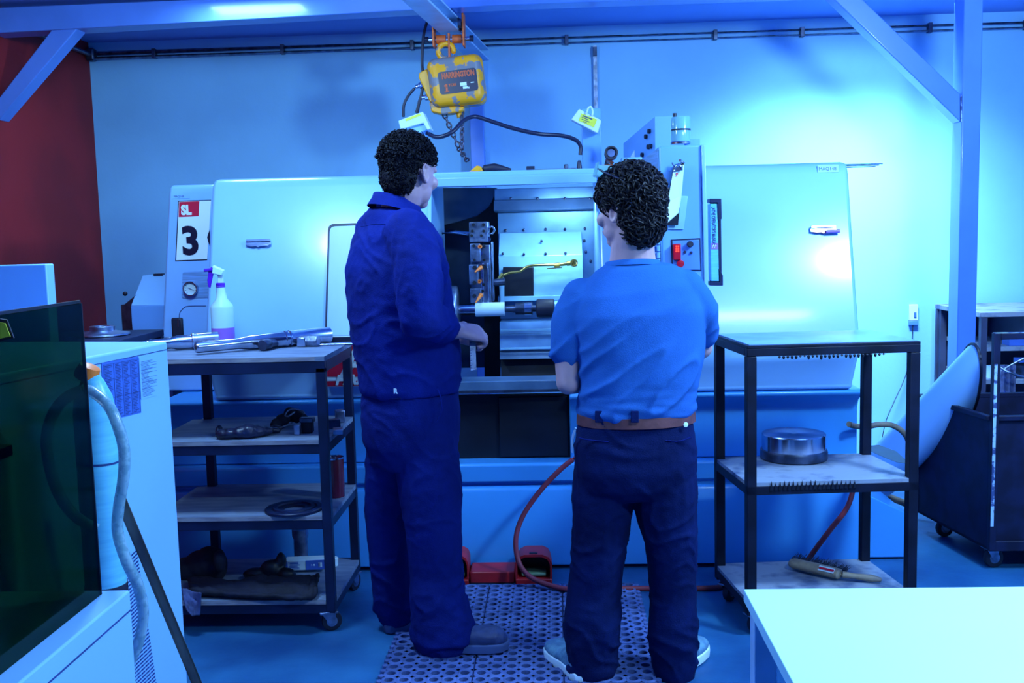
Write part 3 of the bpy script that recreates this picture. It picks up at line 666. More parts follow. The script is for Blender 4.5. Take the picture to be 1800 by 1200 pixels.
obj('side_window', MB().add([(xa_-.002,Yh2+.08,.5),(xa_-.002,Yh2+.08,zt2+.05),(xa_+.02,Yh2+.2,P(238,515,Yh2+.2).z),(xw+.06,Yh2+.2,P(222,516,Yh2+.2).z),(xw,Yh2+.1,P(213,540,Yh2+.1).z),(xw+.02,Yh2+.1,.5)], [(0,1,4,5),(1,2,3,4)]).prism([(xw,Yh2+.1,.5),(xa_-.003,Yh2+.1,.5),(xa_-.003,Yh2+.1,zt2),(xw,Yh2+.1,zt2)], (0,.3,0)), 'steel_dark', hd)
obj('window_knob', MB().sph(P(220,516,Yh2+.18), .012), 'rubber_black', hd, smooth=90)
# coolant tank at right foot
ct = thing('coolant_tank', 'low blue tank with a slanting top at the right foot of the lathe', 'tank', (xbr+.1,4.7,0))
Yk = 4.70
obj('tank_body', MB().prism([V(xbr+.004,Yk,0.01), V(xbr+.004,Yk,P(1515,860,Yk).z), V(P(1600,905,Yk).x,Yk,P(1600,905,Yk).z), V(P(1597,1000,Yk).x,Yk,.01)], (0,.42,0)), 'machine_shaded', ct, bevel=.004)
obj('tank_foot', MB().box(P(1548,1000,Yk).x,P(1580,1000,Yk).x,Yk+.02,Yk+.1,0,.012), 'rubber_black', ct)
# rods sticking out behind
rd = MB()
for i,(a,b) in enumerate(((1545,289),(1540,291),(1535,293.5))): rd.cyl(V(eR(1.7)-.03,5.24+i*.012,P(1480,b+1.5,5.3).z), V(P(a,b,5.3).x,5.24+i*.012,P(a,b,5.3).z), .003, 6)
tag(obj('guide_rod', rd, 'steel_rough', loc=P(1515,291,5.3)), 'bundle of thin grey rods poking out past the lathe top right', 'rod')
# ---------------- things on top of the lathe
def onbox(name, label, cat, c_, u_, v_, w_, m_, bev=.006):
    t_ = thing(name, label, cat, c_); obj('shell', MB().obox(c_, u_, v_, w_), m_, t_, bevel=bev); return t_
# left white switch box on its stalk
c_ = P(728,216,5.0); S5 = 5.0/1800
wb_ = thing('switch_box', 'white switch box above the curly-haired man in overalls', 'box', V(c_.x,5.0,ZT))
uu = V(cos(.30),0,sin(.30)); vv = V(-sin(.30),0,cos(.30))
obj('lid', MB().prism([P(700,212,4.95),P(743,196,4.95),P(757,226,4.95),P(751,229,4.95),P(744,216,4.95),P(704,228,4.95)], (0,.12,0)), 'paper', wb_, bevel=.004)
obj('shell', MB().prism([P(703,225,4.97),P(744,214,4.97),P(751,228,4.97),P(737,235,4.97),P(715,243,4.97),P(704,240,4.97)], (0,.10,0)), 'cabinet_white', wb_, bevel=.004)
obj('sticker', MB().prism([P(712,209,4.948),P(738,199,4.948),P(740,203,4.948),P(714,213,4.948)], (0,.001,0)), 'decal_yellow', wb_)
obj('stalk', MB().box(P(727,260,5.05).x,P(752,260,5.05).x,5.0,5.08,ZT+.001,P(730,234,5.05).z), 'console_blue', wb_, bevel=.003)
wb2 = thing('switch_box', 'tilted white switch box with yellow warning sticker behind the lathe top', 'box', V(P(1038,230,5.2).x,5.2,ZT))
obj('stalk', MB().box(P(1023,240,5.25).x,P(1056,240,5.25).x,5.2,5.29,ZT+.001,P(1040,192,5.25).z), 'console_blue', wb2, bevel=.003)
obj('shell', MB().prism([P(a,b,5.12) for a,b in ((1004,210),(1018,191),(1055,210),(1057,213),(1051,234),(1047,233))], (0,.07,0)), 'paper', wb2, bevel=.004)
st = obj('sticker', MB().prism([P(a,b,5.118) for a,b in ((1022,199),(1050,210),(1044,224),(1017,212))], (0,.001,0)), 'decal_yellow', wb2)
dd = (P(1050,210,5.1)-P(1022,199,5.1)).normalized(); de = V(-dd.z,0,dd.x)
ln = MB()
for i, (o1, l1_) in enumerate(((.010,.05),(.008,.034),(.012,.040),(.020,.022))): ln.obox(P(1022,199,5.116)+dd*(o1+l1_/2)-de*(.008+.0085*i), dd*l1_/2, de*(.0024 if i == 0 else .0012), (0,.0004,0))
obj('sticker_print', ln, 'print_ink', st)
obj('latch_hook', MB().tube([P(1031,200,5.11),P(1034,190,5.11),P(1039,188,5.11),P(1042,196,5.11),P(1041,203,5.11)], .005, 8, smooth=4), 'paper', wb2, smooth=60)
tag(obj('black_cable', MB().tube([P(750,234,4.93),P(770,241,4.9),P(795,232,4.9),P(815,212,4.95),P(835,205,5.0),P(860,212,5.0),P(900,225,5.0),P(945,235,5.0),P(985,238,5.05),P(1010,245,5.1),P(1020,256,5.12),P(1020,272,5.12)], .010, 8, smooth=6), 'cable_black', loc=P(835,205,5.0), smooth=60), 'thick black cable sagging between the two white switch boxes', 'cable')
t_ = thing('cable_plug', 'small black plug where the thick cable meets the lathe top', 'plug', P(1018,277,5.1)); obj('plug_body', MB().lathe([(.006,.06),(.010,.05),(.014,.02),(.014,0)], V(P(1018,272,5.12).x,5.12,ZT+.001), (0,0,1), 10), 'cable_black', t_, smooth=50)
# pendant control lying on the top
pd = thing('pendant_control', 'yellow and black hoist pendant lying on top of the lathe', 'remote control', V(P(860,280,4.95).x,4.95,ZT))
zz = ZT+.001
obj('button_case', MB().prism([V(P(826,0,4.9).x*0+P(822,285,4.9).x,4.88,zz),V(P(850,285,4.9).x,4.88,zz),V(P(846,276,4.9).x,4.88,zz+.028),V(P(838,273,4.9).x,4.88,zz+.034)], (0,.06,0)), 'yellow_clean', pd, bevel=.005)
obj('grip', MB().tube([V(P(845,280,4.9).x,4.91,zz+.018),V(P(868,279,4.9).x,4.91,zz+.022),V(P(882,281,4.9).x,4.91,zz+.016),V(P(898,284,4.9).x,4.91,zz+.010)], [.016,.021,.016,.007], 12, smooth=5), 'rubber_black', pd, smooth=60)
t_ = thing('bar_clamp', 'thin steel bar with clamp lying on top of the lathe', 'tool', V(P(960,280,5.0).x,5.0,ZT))
obj('bar', MB().bar(V(P(925,281,5).x,5.0,zz+.010),V(P(1012,277,5).x,5.0,zz+.012),.014,.010), 'steel_rough', t_)
obj('clamp_head', MB().box(P(925,281,5).x,P(940,281,5).x,4.98,5.02,zz,zz+.030).cyl(V(P(995,277,5).x,5.0,zz+.0),V(P(995,277,5).x,5.0,zz+.035),.010), 'steel_dark', t_, bevel=.003)
# electrical box behind console
eb = thing('electrical_box', 'pale box with sockets behind the console on top of the lathe', 'box', V(P(1140,240,5.0).x,5.0,ZT))
e0 = P(1152,204,4.78); e1 = P(1086,262,5.25)
x0_ = e0.x
xl_ = P(1096,260,5.25).x; z9 = P(1096,252,5.25).z
obj('shell', MB().add([(x0_,4.80,ZT+.001),(x0_+.16,4.80,ZT+.001),(x0_+.16,5.28,ZT+.001),(xl_,5.25,ZT+.001),(x0_,4.80,e0.z),(x0_+.16,4.80,e0.z),(x0_+.16,5.28,e0.z),(xl_,5.25,z9)], [(0,1,2,3),(4,7,6),(4,6,5),(0,4,5,1),(1,5,6,2),(2,6,7,3),(3,7,4,0)]), 'console_blue', eb)
e9 = V(xl_-x0_,.45,0); n9 = V(-e9.y,e9.x,0).normalized()
for (tt_, z_) in ((.14,e0.z-.06),(.24,e0.z-.08),(.17,e0.z-.13),(.10,e0.z-.13),(.36,e0.z-.16)): obj('socket', MB().cyl(V(x0_,4.80,z_)+e9*tt_,V(x0_,4.80,z_)+e9*tt_+n9*.012,.011,12), 'rubber_black', eb)
obj('side_label', MB().prism([V(x0_,4.80,ZT+.01)+e9*.62+n9*.001, V(x0_,4.80,ZT+.01)+e9*.75+n9*.001, V(x0_,4.80,ZT+.075)+e9*.75+n9*.001, V(x0_,4.80,ZT+.10)+e9*.62+n9*.001], n9*.001), 'paper', eb)
obj('connection_box', MB().box(P(1092,275,4.87).x,P(1128,275,4.87).x,4.84,4.94,ZT+.001,ZT+.05), 'machine_white', eb, bevel=.004)
# work lamp with orange base
Yl = 4.83
wl = thing('work_lamp', 'black swivel work lamp with orange base on the lathe top edge', 'lamp', V(P(1068,300,Yl).x,Yl,ZT))
obj('lamp_base', MB().box(P(1056,306,Yl).x,P(1086,306,Yl).x,Yl-.03,Yl+.03,ZT+.001,ZT+.016), 'orange_paint', wl, bevel=.003)
hb = P(1074,270,Yl-.03)
obj('lamp_stem', MB().tube([V(P(1068,300,Yl).x,Yl,ZT+.012), P(1072,282,Yl)], [.016,.022], 16), 'steel_rough', wl, smooth=50)
obj('lamp_head', MB().lathe([(.0,.05),(.024,.05),(.030,.02),(.031,-.03),(.024,-.03),(.022,-.015),(.0,-.015)], hb, (0,1,-.1), 28), 'rubber_black', wl, smooth=40)
obj('lamp_lens', MB().lathe([(.0,-.018),(.018,-.018),(.020,-.014)], hb, (0,1,-.1), 24), 'steel', wl, smooth=40)
# ---------------- control console
Yq = 4.20
cs = thing('control_console', 'tall blue-grey control console beside the bay with red readout', 'control panel', P(1200,510,Yq))
def Q(px, py, off=0.): return P(px, py, Yq-off)
c1, c2, c3, c4 = Q(1158,257), Q(1233,254), Q(1240,505), Q(1163,405)
lo_ = Q(1172,600)
obj('console_body', MB().prism([Q(1158,257),Q(1234,254),Q(1241,600),Q(1166,600)], (0,.10,0)), 'console_blue', cs, bevel=.008)
obj('console_rim', MB().prism([Q(1233,254,.012),Q(1240,254,.012),Q(1247,600,.012),Q(1240,600,.012)], (0,.115,0)), 'machine_white', cs, bevel=.003)
sd = MB().prism([Q(1158,258), Q(1166,600), P(1148,590,Yq+.3), P(1124,284,Yq+.32)], (.003,.003,0))
obj('keypad_side', sd, 'console_blue', cs, bevel=.002)
obj('keypad_side', MB().prism([Q(1156,262,.002), Q(1157,300,.002), P(1126,312,Yq+.3), P(1124,284,Yq+.31)], (.002,.0,0)), 'steel_brushed', cs)
for i in range(7):
    for j in range(3):
        t0 = .05+j*.06; p = P(1160-j*7.5, 412+i*12+j*2, Yq+.0+j*.05); obj('keypad_button', MB().obox(p+V(-.004,0,0), (.006,.012,0), (0,0,.011), (.003,-.002,0)), 'machine_white', cs)
obj('mounting_arm', MB().box(.50,.56,4.30,4.66,1.50,1.56), 'console_blue', cs, bevel=.004)
# switch recess, red readout
sp = obj('switch_plate', MB().prism([Q(1179,421,.003),Q(1231,418,.003),Q(1233,476,.003),Q(1181,476,.003)], (0,.003,0)), 'navy_metal', cs, bevel=.003)
obj('switch_plate_face', MB().prism([Q(1182,423,.005),Q(1229,421,.005),Q(1231,474,.005),Q(1183,474,.005)], (0,.003,0)), 'frame_paint', cs, bevel=.002)
rdp = obj('readout_case', MB().prism([Q(1183,429,.03),Q(1197,428,.03),Q(1197,457,.03),Q(1184,457,.03)], (0,.026,0)), 'display_red', cs, bevel=.003)
dg_ = MB()
for k_ in range(3):
    for sx_ in (0,1): dg_.obox(Q(1189+sx_*3.6,433+4.2*k_,.031), (.0028,0,0), (0,0,.0035), (0,.0005,0))
obj('readout_digit', dg_, 'screen_red', rdp)
obj('rotary_knob', MB().lathe([(.0,.022),(.010,.022),(.012,.018),(.013,0)], Q(1213,429,.005), (0,-1,0), 20), 'rubber_black', cs, smooth=40)
for a, b in ((1204,443),(1215,444)): obj('indicator', MB().lathe([(.0,.007),(.005,.007),(.006,0)], Q(a,b,.005), (0,-1,0), 12), 'decal_dark', cs)
obj('emergency_button', MB().lathe([(.0,.03),(.014,.028),(.016,.02),(.010,.016),(.009,0)], Q(1195,463,.005), (0,-1,0), 20), 'display_red', cs, smooth=40)
# clear pocket
obj('document_pocket', MB().prism([Q(1184,343,.006),Q(1209,345,.006),Q(1202,403,.006),Q(1174,403,.006)], (0,.004,0)), 'interior_light', cs, bevel=.001)
obj('pocket_bracket', MB().box(Q(1205,243).x,Q(1232,243).x,Yq+.03,Yq+.034,Q(1220,256).z,Q(1220,243).z), 'console_blue', cs)
# beacon
bc = thing('beacon_lamp', 'glass signal beacon standing on the control console', 'signal light', V(Q(1197,253).x,Yq+.05,Q(1197,254).z))
bx = P(1197,254,Yq+.05); br2 = .040
zl = lambda py: P(1197,py,Yq+.05).z
obj('beacon_base', MB().lathe([(.042,0),(.042,.008),(.038,.012)], bx+V(0,0,.001), (0,0,1), 28), 'steel', bc, smooth=40)
obj('beacon_core', MB().lathe([(.028,.012),(.028,zl(226)-bx.z),(.030,zl(224)-bx.z),(.030,zl(210)-bx.z)], bx, (0,0,1), 24), 'interior_light', bc, smooth=40)
obj('beacon_glass', MB().lathe([(.039,.012),(.039,zl(208)-bx.z),(.036,zl(206)-bx.z)], bx, (0,0,1), 28), 'beacon_glass', bc, smooth=40)
obj('beacon_band', MB().lathe([(.0396,zl(230)-bx.z),(.0396,zl(227)-bx.z)], bx, (0,0,1), 28, cap=False), 'navy_metal', bc)
obj('beacon_knob', MB().cyl(P(1186,205,Yq+.05), P(1186,199,Yq+.05), .008, 12), 'rubber_black', bc)
# manual holder + manual
mh = thing('manual_holder', 'dark metal bracket holding a manual at the side of the console', 'holder', P(1258,503,Yq+.06))
Ym = Yq+.03
obj('bracket', MB().prism([P(1248,349,Ym),P(1268,349,Ym),P(1269,384,Ym),P(1263,391,Ym),P(1261,356,Ym),P(1248,356,Ym)], (0,.08,0)), 'navy_metal', mh, bevel=.002)
obj('bracket', MB().prism([P(1248,502,Ym),P(1271,502,Ym),P(1271,484,Ym),P(1264,472,Ym),P(1265,495,Ym),P(1248,495,Ym)], (0,.08,0)), 'navy_metal', mh, bevel=.002)
obj('back_plate', MB().prism([P(1248,352,Ym+.08),P(1267,352,Ym+.08),P(1269,500,Ym+.08),P(1248,500,Ym+.08)], (0,.004,0)), 'navy_metal', mh)
mn = thing('manual_book', 'slim blue machine manual standing in the side bracket', 'book', P(1255,494,Ym+.02))
obj('cover', MB().prism([P(1248.5,358,Ym+.004),P(1261,358,Ym+.004),P(1264,494,Ym+.004),P(1250,494,Ym+.004)], (0,.07,0)), 'film_wrap', mn, bevel=.002)
sdn = (P(1257,494,Ym)-P(1255,358,Ym)).normalized()
text('lettering', "LATHE OPERATOR'S MANUAL", .021, P(1251,363,Ym+.003), sdn, (1,0,0), 'print_ink', mn, ext=.0003, sx=.56, bold=.0006)
obj('spine_tag', MB().prism([P(1250,427,Ym+.003),P(1262,427,Ym+.003),P(1262.5,438,Ym+.003),P(1250,438,Ym+.003)], (0,.0008,0)), 'decal_purple', mn)
obj('spine_mark', MB().bar(P(1252,436,Ym+.0015),P(1254.5,429,Ym+.0015),.002,.001,(0,1,0)).bar(P(1256,436,Ym+.0015),P(1258.5,429,Ym+.0015),.002,.001,(0,1,0)).bar(P(1252,432,Ym+.0015),P(1260,432,Ym+.0015),.001,.002), 'decal_white', mn)
# clipboard with papers
cl = thing('clipboard', 'clipboard with a thick sheaf of papers hanging on the console', 'clipboard', Q(1190,375,.03))
pp_ = [Q(1183,292,.03),Q(1203,285,.03),Q(1191,390,.05),Q(1167,393,.06),Q(1180,362,.04)]
obj('board', MB().prism([Q(1184,290,.02),Q(1203,284,.02),Q(1192,396,.02),Q(1166,396,.02)], (0,.004,0)), 'black_metal', cl, bevel=.001)
shp = MB()
for i in range(9):
    o3 = i*.4
    shp.add([Q(1185-o3*.2,294,.028+i*.002),Q(1203,289,.028+i*.002),Q(1198-o3*.8,345,.032+i*.002),Q(1193-o3*1.4,374+o3,.034+i*.004),Q(1165-o3*.2,399-o3*.8,.036+i*.005),Q(1175-o3*.3,355,.032+i*.0025)],[(0,1,2,5),(5,2,3,4)])
obj('paper_sheet', shp, 'paper', cl)
obj('paper_print', MB().obox(Q(1190,305,.048),(.004,0,0),(0,0,.003),(0,.0004,0)).obox(Q(1189,309,.048),(.003,0,0),(0,0,.002),(0,.0004,0)), 'decal_red', cl)
cp = MB().tube([Q(1181,286,.05),Q(1186,292,.055),Q(1194,290,.055),Q(1199,284,.055),Q(1203,286,.05)], .0035, 8, smooth=4).tube([Q(1186,300,.055),Q(1190,290,.06),Q(1197,292,.06),Q(1199,299,.055)], .003, 8, smooth=4)
cp.obox(Q(1192,296,.05),(.018,0,.004),(0,.004,0),(0,0,.008)); cp.cyl(Q(1196,284,.04),Q(1196,280,.04),.006)
obj('clip', cp, 'steel', cl, smooth=50)
# ================================================================ FLOOR THINGS
mx0, mx1, my1 = -.64, .32, 4.38; tw, tl = .32, .335; nc = 6
mm = MB(); zt, zb_ = .014, .002
for i in range(3):
    for j in range(6):
        ax_, ay_ = mx0+i*tw+.003, my1-(j+1)*tl+.003; cw, ch = (tw-.006)/nc, (tl-.006)/nc
        for a in range(nc):
            for b in range(nc):
                cx_, cy_ = ax_+(a+.5)*cw, ay_+(b+.5)*ch; vs = []; fs = []
                for k in range(16):
                    t = 2*pi*k/16+pi/16; c_, s_ = cos(t), sin(t); q_ = max(abs(c_), abs(s_))
                    vs += [(cx_+c_/q_*cw/2, cy_+s_/q_*ch/2, zt), (cx_+c_*.0205, cy_+s_*.0205, zt+.002), (cx_+c_*.0165, cy_+s_*.0165, zt+.001), (cx_+c_*.0165, cy_+s_*.0165, zb_)]
                for k in range(16):
                    k2 = (k+1) % 16
                    for e in range(3): fs.append((k*4+e, k2*4+e, k2*4+e+1, k*4+e+1))
                mm.add(vs, fs)
        x0_, x1_, y0_, y1_ = ax_, ax_+tw-.006, ay_, ay_+tl-.006
        mm.add([(x0_,y0_,zt),(x1_,y0_,zt),(x1_,y1_,zt),(x0_,y1_,zt),(x0_-.003,y0_-.003,zb_),(x1_+.003,y0_-.003,zb_),(x1_+.003,y1_+.003,zb_),(x0_-.003,y1_+.003,zb_)],[(0,1,5,4),(1,2,6,5),(2,3,7,6),(3,0,4,7)])
for j in range(46):
    yy = my1-.02-j*.0435
    for s, xx_ in ((-1,mx0),(1,mx1)): mm.lathe([(.012,0),(.012,.010),(.010,.012)], (xx_+s*.004,yy,zb_), (0,0,1), 8)
mat_t = thing('rubber_floor_mat', 'dark interlocking rubber mat with round drain holes in front of the lathe', 'mat', (-.16,3.4,0))
obj('perforated_tiles', mm, 'rubber_mat', mat_t)
obj('mat_underside', MB().box(mx0,mx1,my1-6*tl,my1,.0005,.0019), 'rubber_black', mat_t)
# foot pedal
fpd = thing('foot_pedal', 'red double foot pedal unit at the base of the lathe', 'pedal', (P(860,1035,4.45).x,4.45,0))
def hood(px0, px1, nm):
    a, b = P(px0,1035,4.42).x, P(px1,1035,4.42).x; c_ = (a+b)/2; hw_ = (b-a)/2; r0 = []
    prof = [(-hw_,0),(-hw_,.10),(-hw_*.85,.125),(-hw_*.5,.138),(hw_*.5,.138),(hw_*.85,.125),(hw_,.10),(hw_,0)]
    inn = [(x*.90, z*.92) for x, z in prof]
    m_ = MB(); Y0, Y1 = 4.40, 4.57
    n = len(prof); vs = []
    for y, sc_ in ((Y0,1.),(Y0+.05,1.),(Y1,.92)):
        vs += [(c_+x*sc_, y, max(z*sc_,.002)) for x, z in prof]
    for y in (Y0, Y1-.02): vs += [(c_+x, y, max(z,.002)) for x, z in inn]
    fs = []
    for i in range(n-1):
        fs += [(i,i+1,n+i+1,n+i),(n+i,n+i+1,2*n+i+1,2*n+i),(i,3*n+i,3*n+i+1,i+1),(3*n+i,4*n+i,4*n+i+1,3*n+i+1)]
    fs += [tuple(range(2*n,3*n)), tuple(range(4*n,5*n))]
    m_.add(vs, fs); o_ = obj('pedal_hood', m_, 'pedal_red', fpd, smooth=50)
    obj('pedal_cavity', MB().box(c_-hw_*.86,c_+hw_*.86,Y1-.05,Y1-.03,.01,.11), 'interior_black', o_)
    obj('hood_floor', MB().box(a,b,Y0-.005,Y1-.03,.003,.028), 'pedal_red', o_, bevel=.004)
    obj('pedal_tread', MB().box(c_-hw_*.68,c_+hw_*.68,Y0+.02,Y1-.06,.034,.048), 'green_inside', o_, bevel=.004)
    obj('hood_slot', MB().box(c_-.018,c_+.018,Y0+.012,Y0+.03,.136,.141), 'interior_black', o_)
hood(779,825,'l'); hood(907,971,'r')
xa_, xb_ = P(826,1035,4.42).x, P(906,1035,4.42).x
obj('pedal_base', MB().box(xa_,xb_,4.42,4.56,.002,.055).box(xa_-.08,xb_+.14,4.43,4.55,.002,.02), 'pedal_red', fpd, bevel=.006)
# red air hose
Yho = 4.46
pts = [P(1010,805,Yho),P(985,825,Yho),P(950,862,Yho-.01),(P(920,905,Yho-.03)),P(907,945,Yho-.06),P(911,985,Yho-.09),P(930,1012,4.33),P(965,1028,4.30)]
g1 = G(1010,1036,.025); g2 = G(1100,1034,.012); g3 = G(1250,1033,.012)
tag(obj('air_hose', MB().tube(pts+[g1,g2,g3,G(1290,1025,.012)], .0115, 10, smooth=8), 'red_hose_dusty', loc=P(907,945,Yho), smooth=60), 'dusty red air hose curving from the lathe down over the red pedal', 'hose')
tag(obj('air_hose', MB().tube([P(1520,800,4.55),P(1505,840,4.5),P(1490,890,4.45),P(1460,930,4.42),P(1430,970,4.40),P(1410,1000,4.38)], .0115, 10, smooth=8), 'red_hose', loc=P(1490,890,4.4), smooth=60), 'bright red hose hanging behind the right-hand shelf trolley', 'hose')
# ================================================================ LEFT TROLLEY
tx0, tx1, ty0, ty1 = -1.60, -.895, 3.87, 4.40
lt = thing('shelf_trolley', 'dark steel four-shelf trolley holding shafts and a spray bottle', 'trolley', ((tx0+tx1)/2,(ty0+ty1)/2,0))
zs = [.135,.475,.776,1.10]; lw = .036
def legs(t_, x0_, x1_, y0_, y1_, zb2, zt2, w_, mt):
    for x_ in (x0_, x1_-w_):
        for y_ in (y0_, y1_-w_):
            xi = x_+(.045 if x_ == x0_ and y_ > y0_ else 0); obj('leg', MB().box(xi, xi+w_, y_, y_+w_, zb2, zt2), mt, t_, bevel=.002)
legs(lt, tx0, tx1, ty0, ty1, .085, zs[3]-.045, lw, 'navy_metal')
for i, z in enumerate(zs):
    m_ = MB(); hgt = .045 if i == 3 else .038
    a = .0 if i == 3 else .002
    m_.box(tx0+a,tx1-a,ty0+a,ty0+.03,z-.018-hgt,z-.018).box(tx0+a,tx1-a,ty1-.03,ty1-a,z-.018-hgt,z-.018)
    m_.box(tx0+a,tx0+.03,ty0+.031,ty1-.031,z-.018-hgt,z-.018).box(tx1-.03,tx1-a,ty0+.031,ty1-.031,z-.018-hgt,z-.018)
    obj('shelf_frame', m_, 'navy_metal', lt, bevel=.002)
    b_ = MB()
    if i == 3: b_.box(tx0-.10,tx1,ty0,ty1,z-.018,z)
    else: 
        b_.box(tx0+lw,tx1-lw,ty0,ty1,z-.018,z)
        b_.box(tx0,tx0+lw,ty0+lw,ty1-lw,z-.018,z).box(tx1-lw,tx1,ty0+lw,ty1-lw,z-.018,z)
    obj('shelf_board', b_, 'plywood', lt)
    obj('board_edge', MB().box(tx0+lw+.001,tx1-lw-.001,ty0-.0012,ty0,z-.0175,z-.001), 'ply_edge', lt)
obj('back_rail', MB().box(tx0+.1,tx1,ty1-.004,ty1+.004,zs[3]-.03,zs[3]+.022), 'black_metal', lt, bevel=.001)
for (x_,y_,a) in ((tx1-.035,ty0+.03,.3),(tx1-.03,ty1-.05,1.2),(tx0+.03,ty0+.03,0),(tx0+.03,ty1-.05,.5)): caster((x_,y_,.083), lt, .040, a)
zt_ = zs[3]
# spray bottle
gb = P(393,596,4.33); gb = V(gb.x,4.33,zt_); kk = gb.y/1800
sb = thing('spray_bottle', 'translucent spray bottle half full of purple liquid on the left trolley', 'bottle', gb)
ybs = 413+(H-zt_)/4.33*1800
zz = lambda py: zt_ + (ybs+6-py)*kk*.985
R = 20*kk
obj('bottle_body', MB().lathe([(R*.9,.001),(R,.006),(R,zz(536)-zt_),(R*.96,zz(532)-zt_),(R*.5,zz(520)-zt_),(R*.42,zz(508)-zt_),(R*.38,zz(499)-zt_),(R*.40,zz(497)-zt_),(R*.36,zz(495)-zt_)], gb, n=36), 'bottle_plastic', sb, smooth=40)
obj('purple_liquid', MB().lathe([(R*.9,.002),(R*1.012,.006),(R*1.012,zz(572)-zt_),(R*.9,zz(571.5)-zt_)], gb, n=36), 'purple_liquid', sb, smooth=40)
obj('collar', MB().lathe([(R*.40,zz(499)-zt_),(R*.40,zz(492)-zt_),(R*.34,zz(491)-zt_)], gb, n=24), 'purple_plastic', sb, smooth=40)
bp = lambda px, py: V(gb.x+(px-393)*kk, gb.y, zz(py))
obj('spray_head', MB().prism([bp(387,492),bp(398,492),bp(398,481),bp(400,472),bp(401,468),bp(382,459),bp(379,462),bp(380,472),bp(388,478)], (0,.010,0)).prism([bp(380,474),bp(397,478),bp(401,469),bp(382,460)], (0,-.012,0)), 'bottle_plastic', sb, bevel=.003)
obj('trigger', MB().prism([bp(378,462),bp(372,468),bp(371,478),bp(369,486),bp(370,498),bp(374,500),bp(378,484),bp(381,474),bp(383,464)], (0,.009,0)), 'purple_plastic', sb, bevel=.002)
obj('nozzle', MB().cyl(bp(380,467), bp(365,468), .007, 12), 'purple_plastic', sb, smooth=40)
# shafts
def turned(name, label, cat, a, b, prof, m_='steel', bore=False, group=None):
    """a,b: floor-plane pixel ends on the table; prof list of (t, r)"""
    t_ = thing(name, label, cat, V(a.x,a.y,zt_), group)
    d = b-a; L = d.length
    obj('shaft_body', MB().lathe([(.002,0)]+[(r,L*t) for t, r in prof]+[(.002,L)], a, d, 32), m_, t_, smooth=35)
    if bore: obj('bore', MB().lathe([(.001,-.001),(bore,-.001),(bore,.0)], a, d, 20), 'interior_black', t_)
    return t_, d.normalized()
rm = .0335
a = G(344,611,zt_+.030); b = P(578,577,4.37); b.z = zt_+.036
sft, sd_ = turned('turned_shaft', 'long polished stepped shaft lying across the left trolley top', 'shaft', a, b,
  [(0,.020),(.012,.0225),(.30,.0225),(.38,.030),(.64,.033),(.645,.036),(.66,.036),(.665,.031),(.675,.031),(.68,.036),(.69,.036),(.695,.034),(1,.034)], bore=.008)
a2 = G(252,598,zt_+.034); b2 = G(372,581,zt_+.034)
turned('turned_shaft', 'thick stepped shaft beside the spray bottle, partly behind the white cabinet', 'shaft', G(262,606,zt_+.03), V(P(384,585,4.27).x,4.27,zt_+.036), [(0,.022),(.3,.022),(.4,.030),(.60,.030),(.61,.036),(.64,.036),(.65,.034),(.99,.034),(1,.03)])
turned('turned_shaft', 'thinner bright shaft behind the thick one at the trolley left end', 'shaft', V(P(256,590,4.2).x,4.20,zt_+.026), V(P(340,573,4.36).x,4.36,zt_+.026), [(0,.016),(.3,.016),(.4,.024),(1,.024)])
# dark boring tool + steel blocks
a = G(461,607,zt_+.024); b = G(536,592,zt_+.020)
bt = thing('boring_tool', 'dark round-headed tool holder lying at the front of the left trolley top', 'tool', V(a.x,a.y,zt_)); d = (b-a); d.z = 0; L = d.length; d.normalize(); a.z = zt_+.024
obj('tool_head', MB().lathe([(.001,0),(.021,0),(.023,.003),(.023,.05),(.019,.056)], a, d, 24), 'steel_dark', bt, smooth=35)
obj('tool_shank', MB().lathe([(.017,.05),(.017,L-.02),(.022,L-.018),(.022,L),(.001,L)], a, d, 24), 'steel_dark', bt, smooth=35)
c_ = G(541,602,zt_+.022); bk = thing('steel_block', 'bright machined steel block with hexagonal end on the left trolley top', 'steel part', V(c_.x,c_.y,zt_))
c_.z = zt_+.024
e = V(.97,-.2,0).normalized()
obj('block', MB().lathe([(.024,-.045),(.024,.035),(.020,.036)], c_+V(0,.05,0), e, 6), 'steel_rough', bk, bevel=.002)
obj('block_cap', MB().box(c_.x-.055,c_.x-.018,c_.y+.03,c_.y+.075,zt_+.001,zt_+.040), 'steel', bk, bevel=.003)
a, b = G(570,590,zt_+.006), V(P(623,590,4.2).x,4.26,zt_+.006)
tag(obj('steel_pin', MB().cyl(V(a.x,4.24,zt_+.0052), V(P(622,588,4.26).x,4.26,zt_+.0052), .005, 10), 'steel', loc=(a.x,4.24,zt_), smooth=40), 'thin steel pin jutting over the right edge of the left trolley', 'pin')
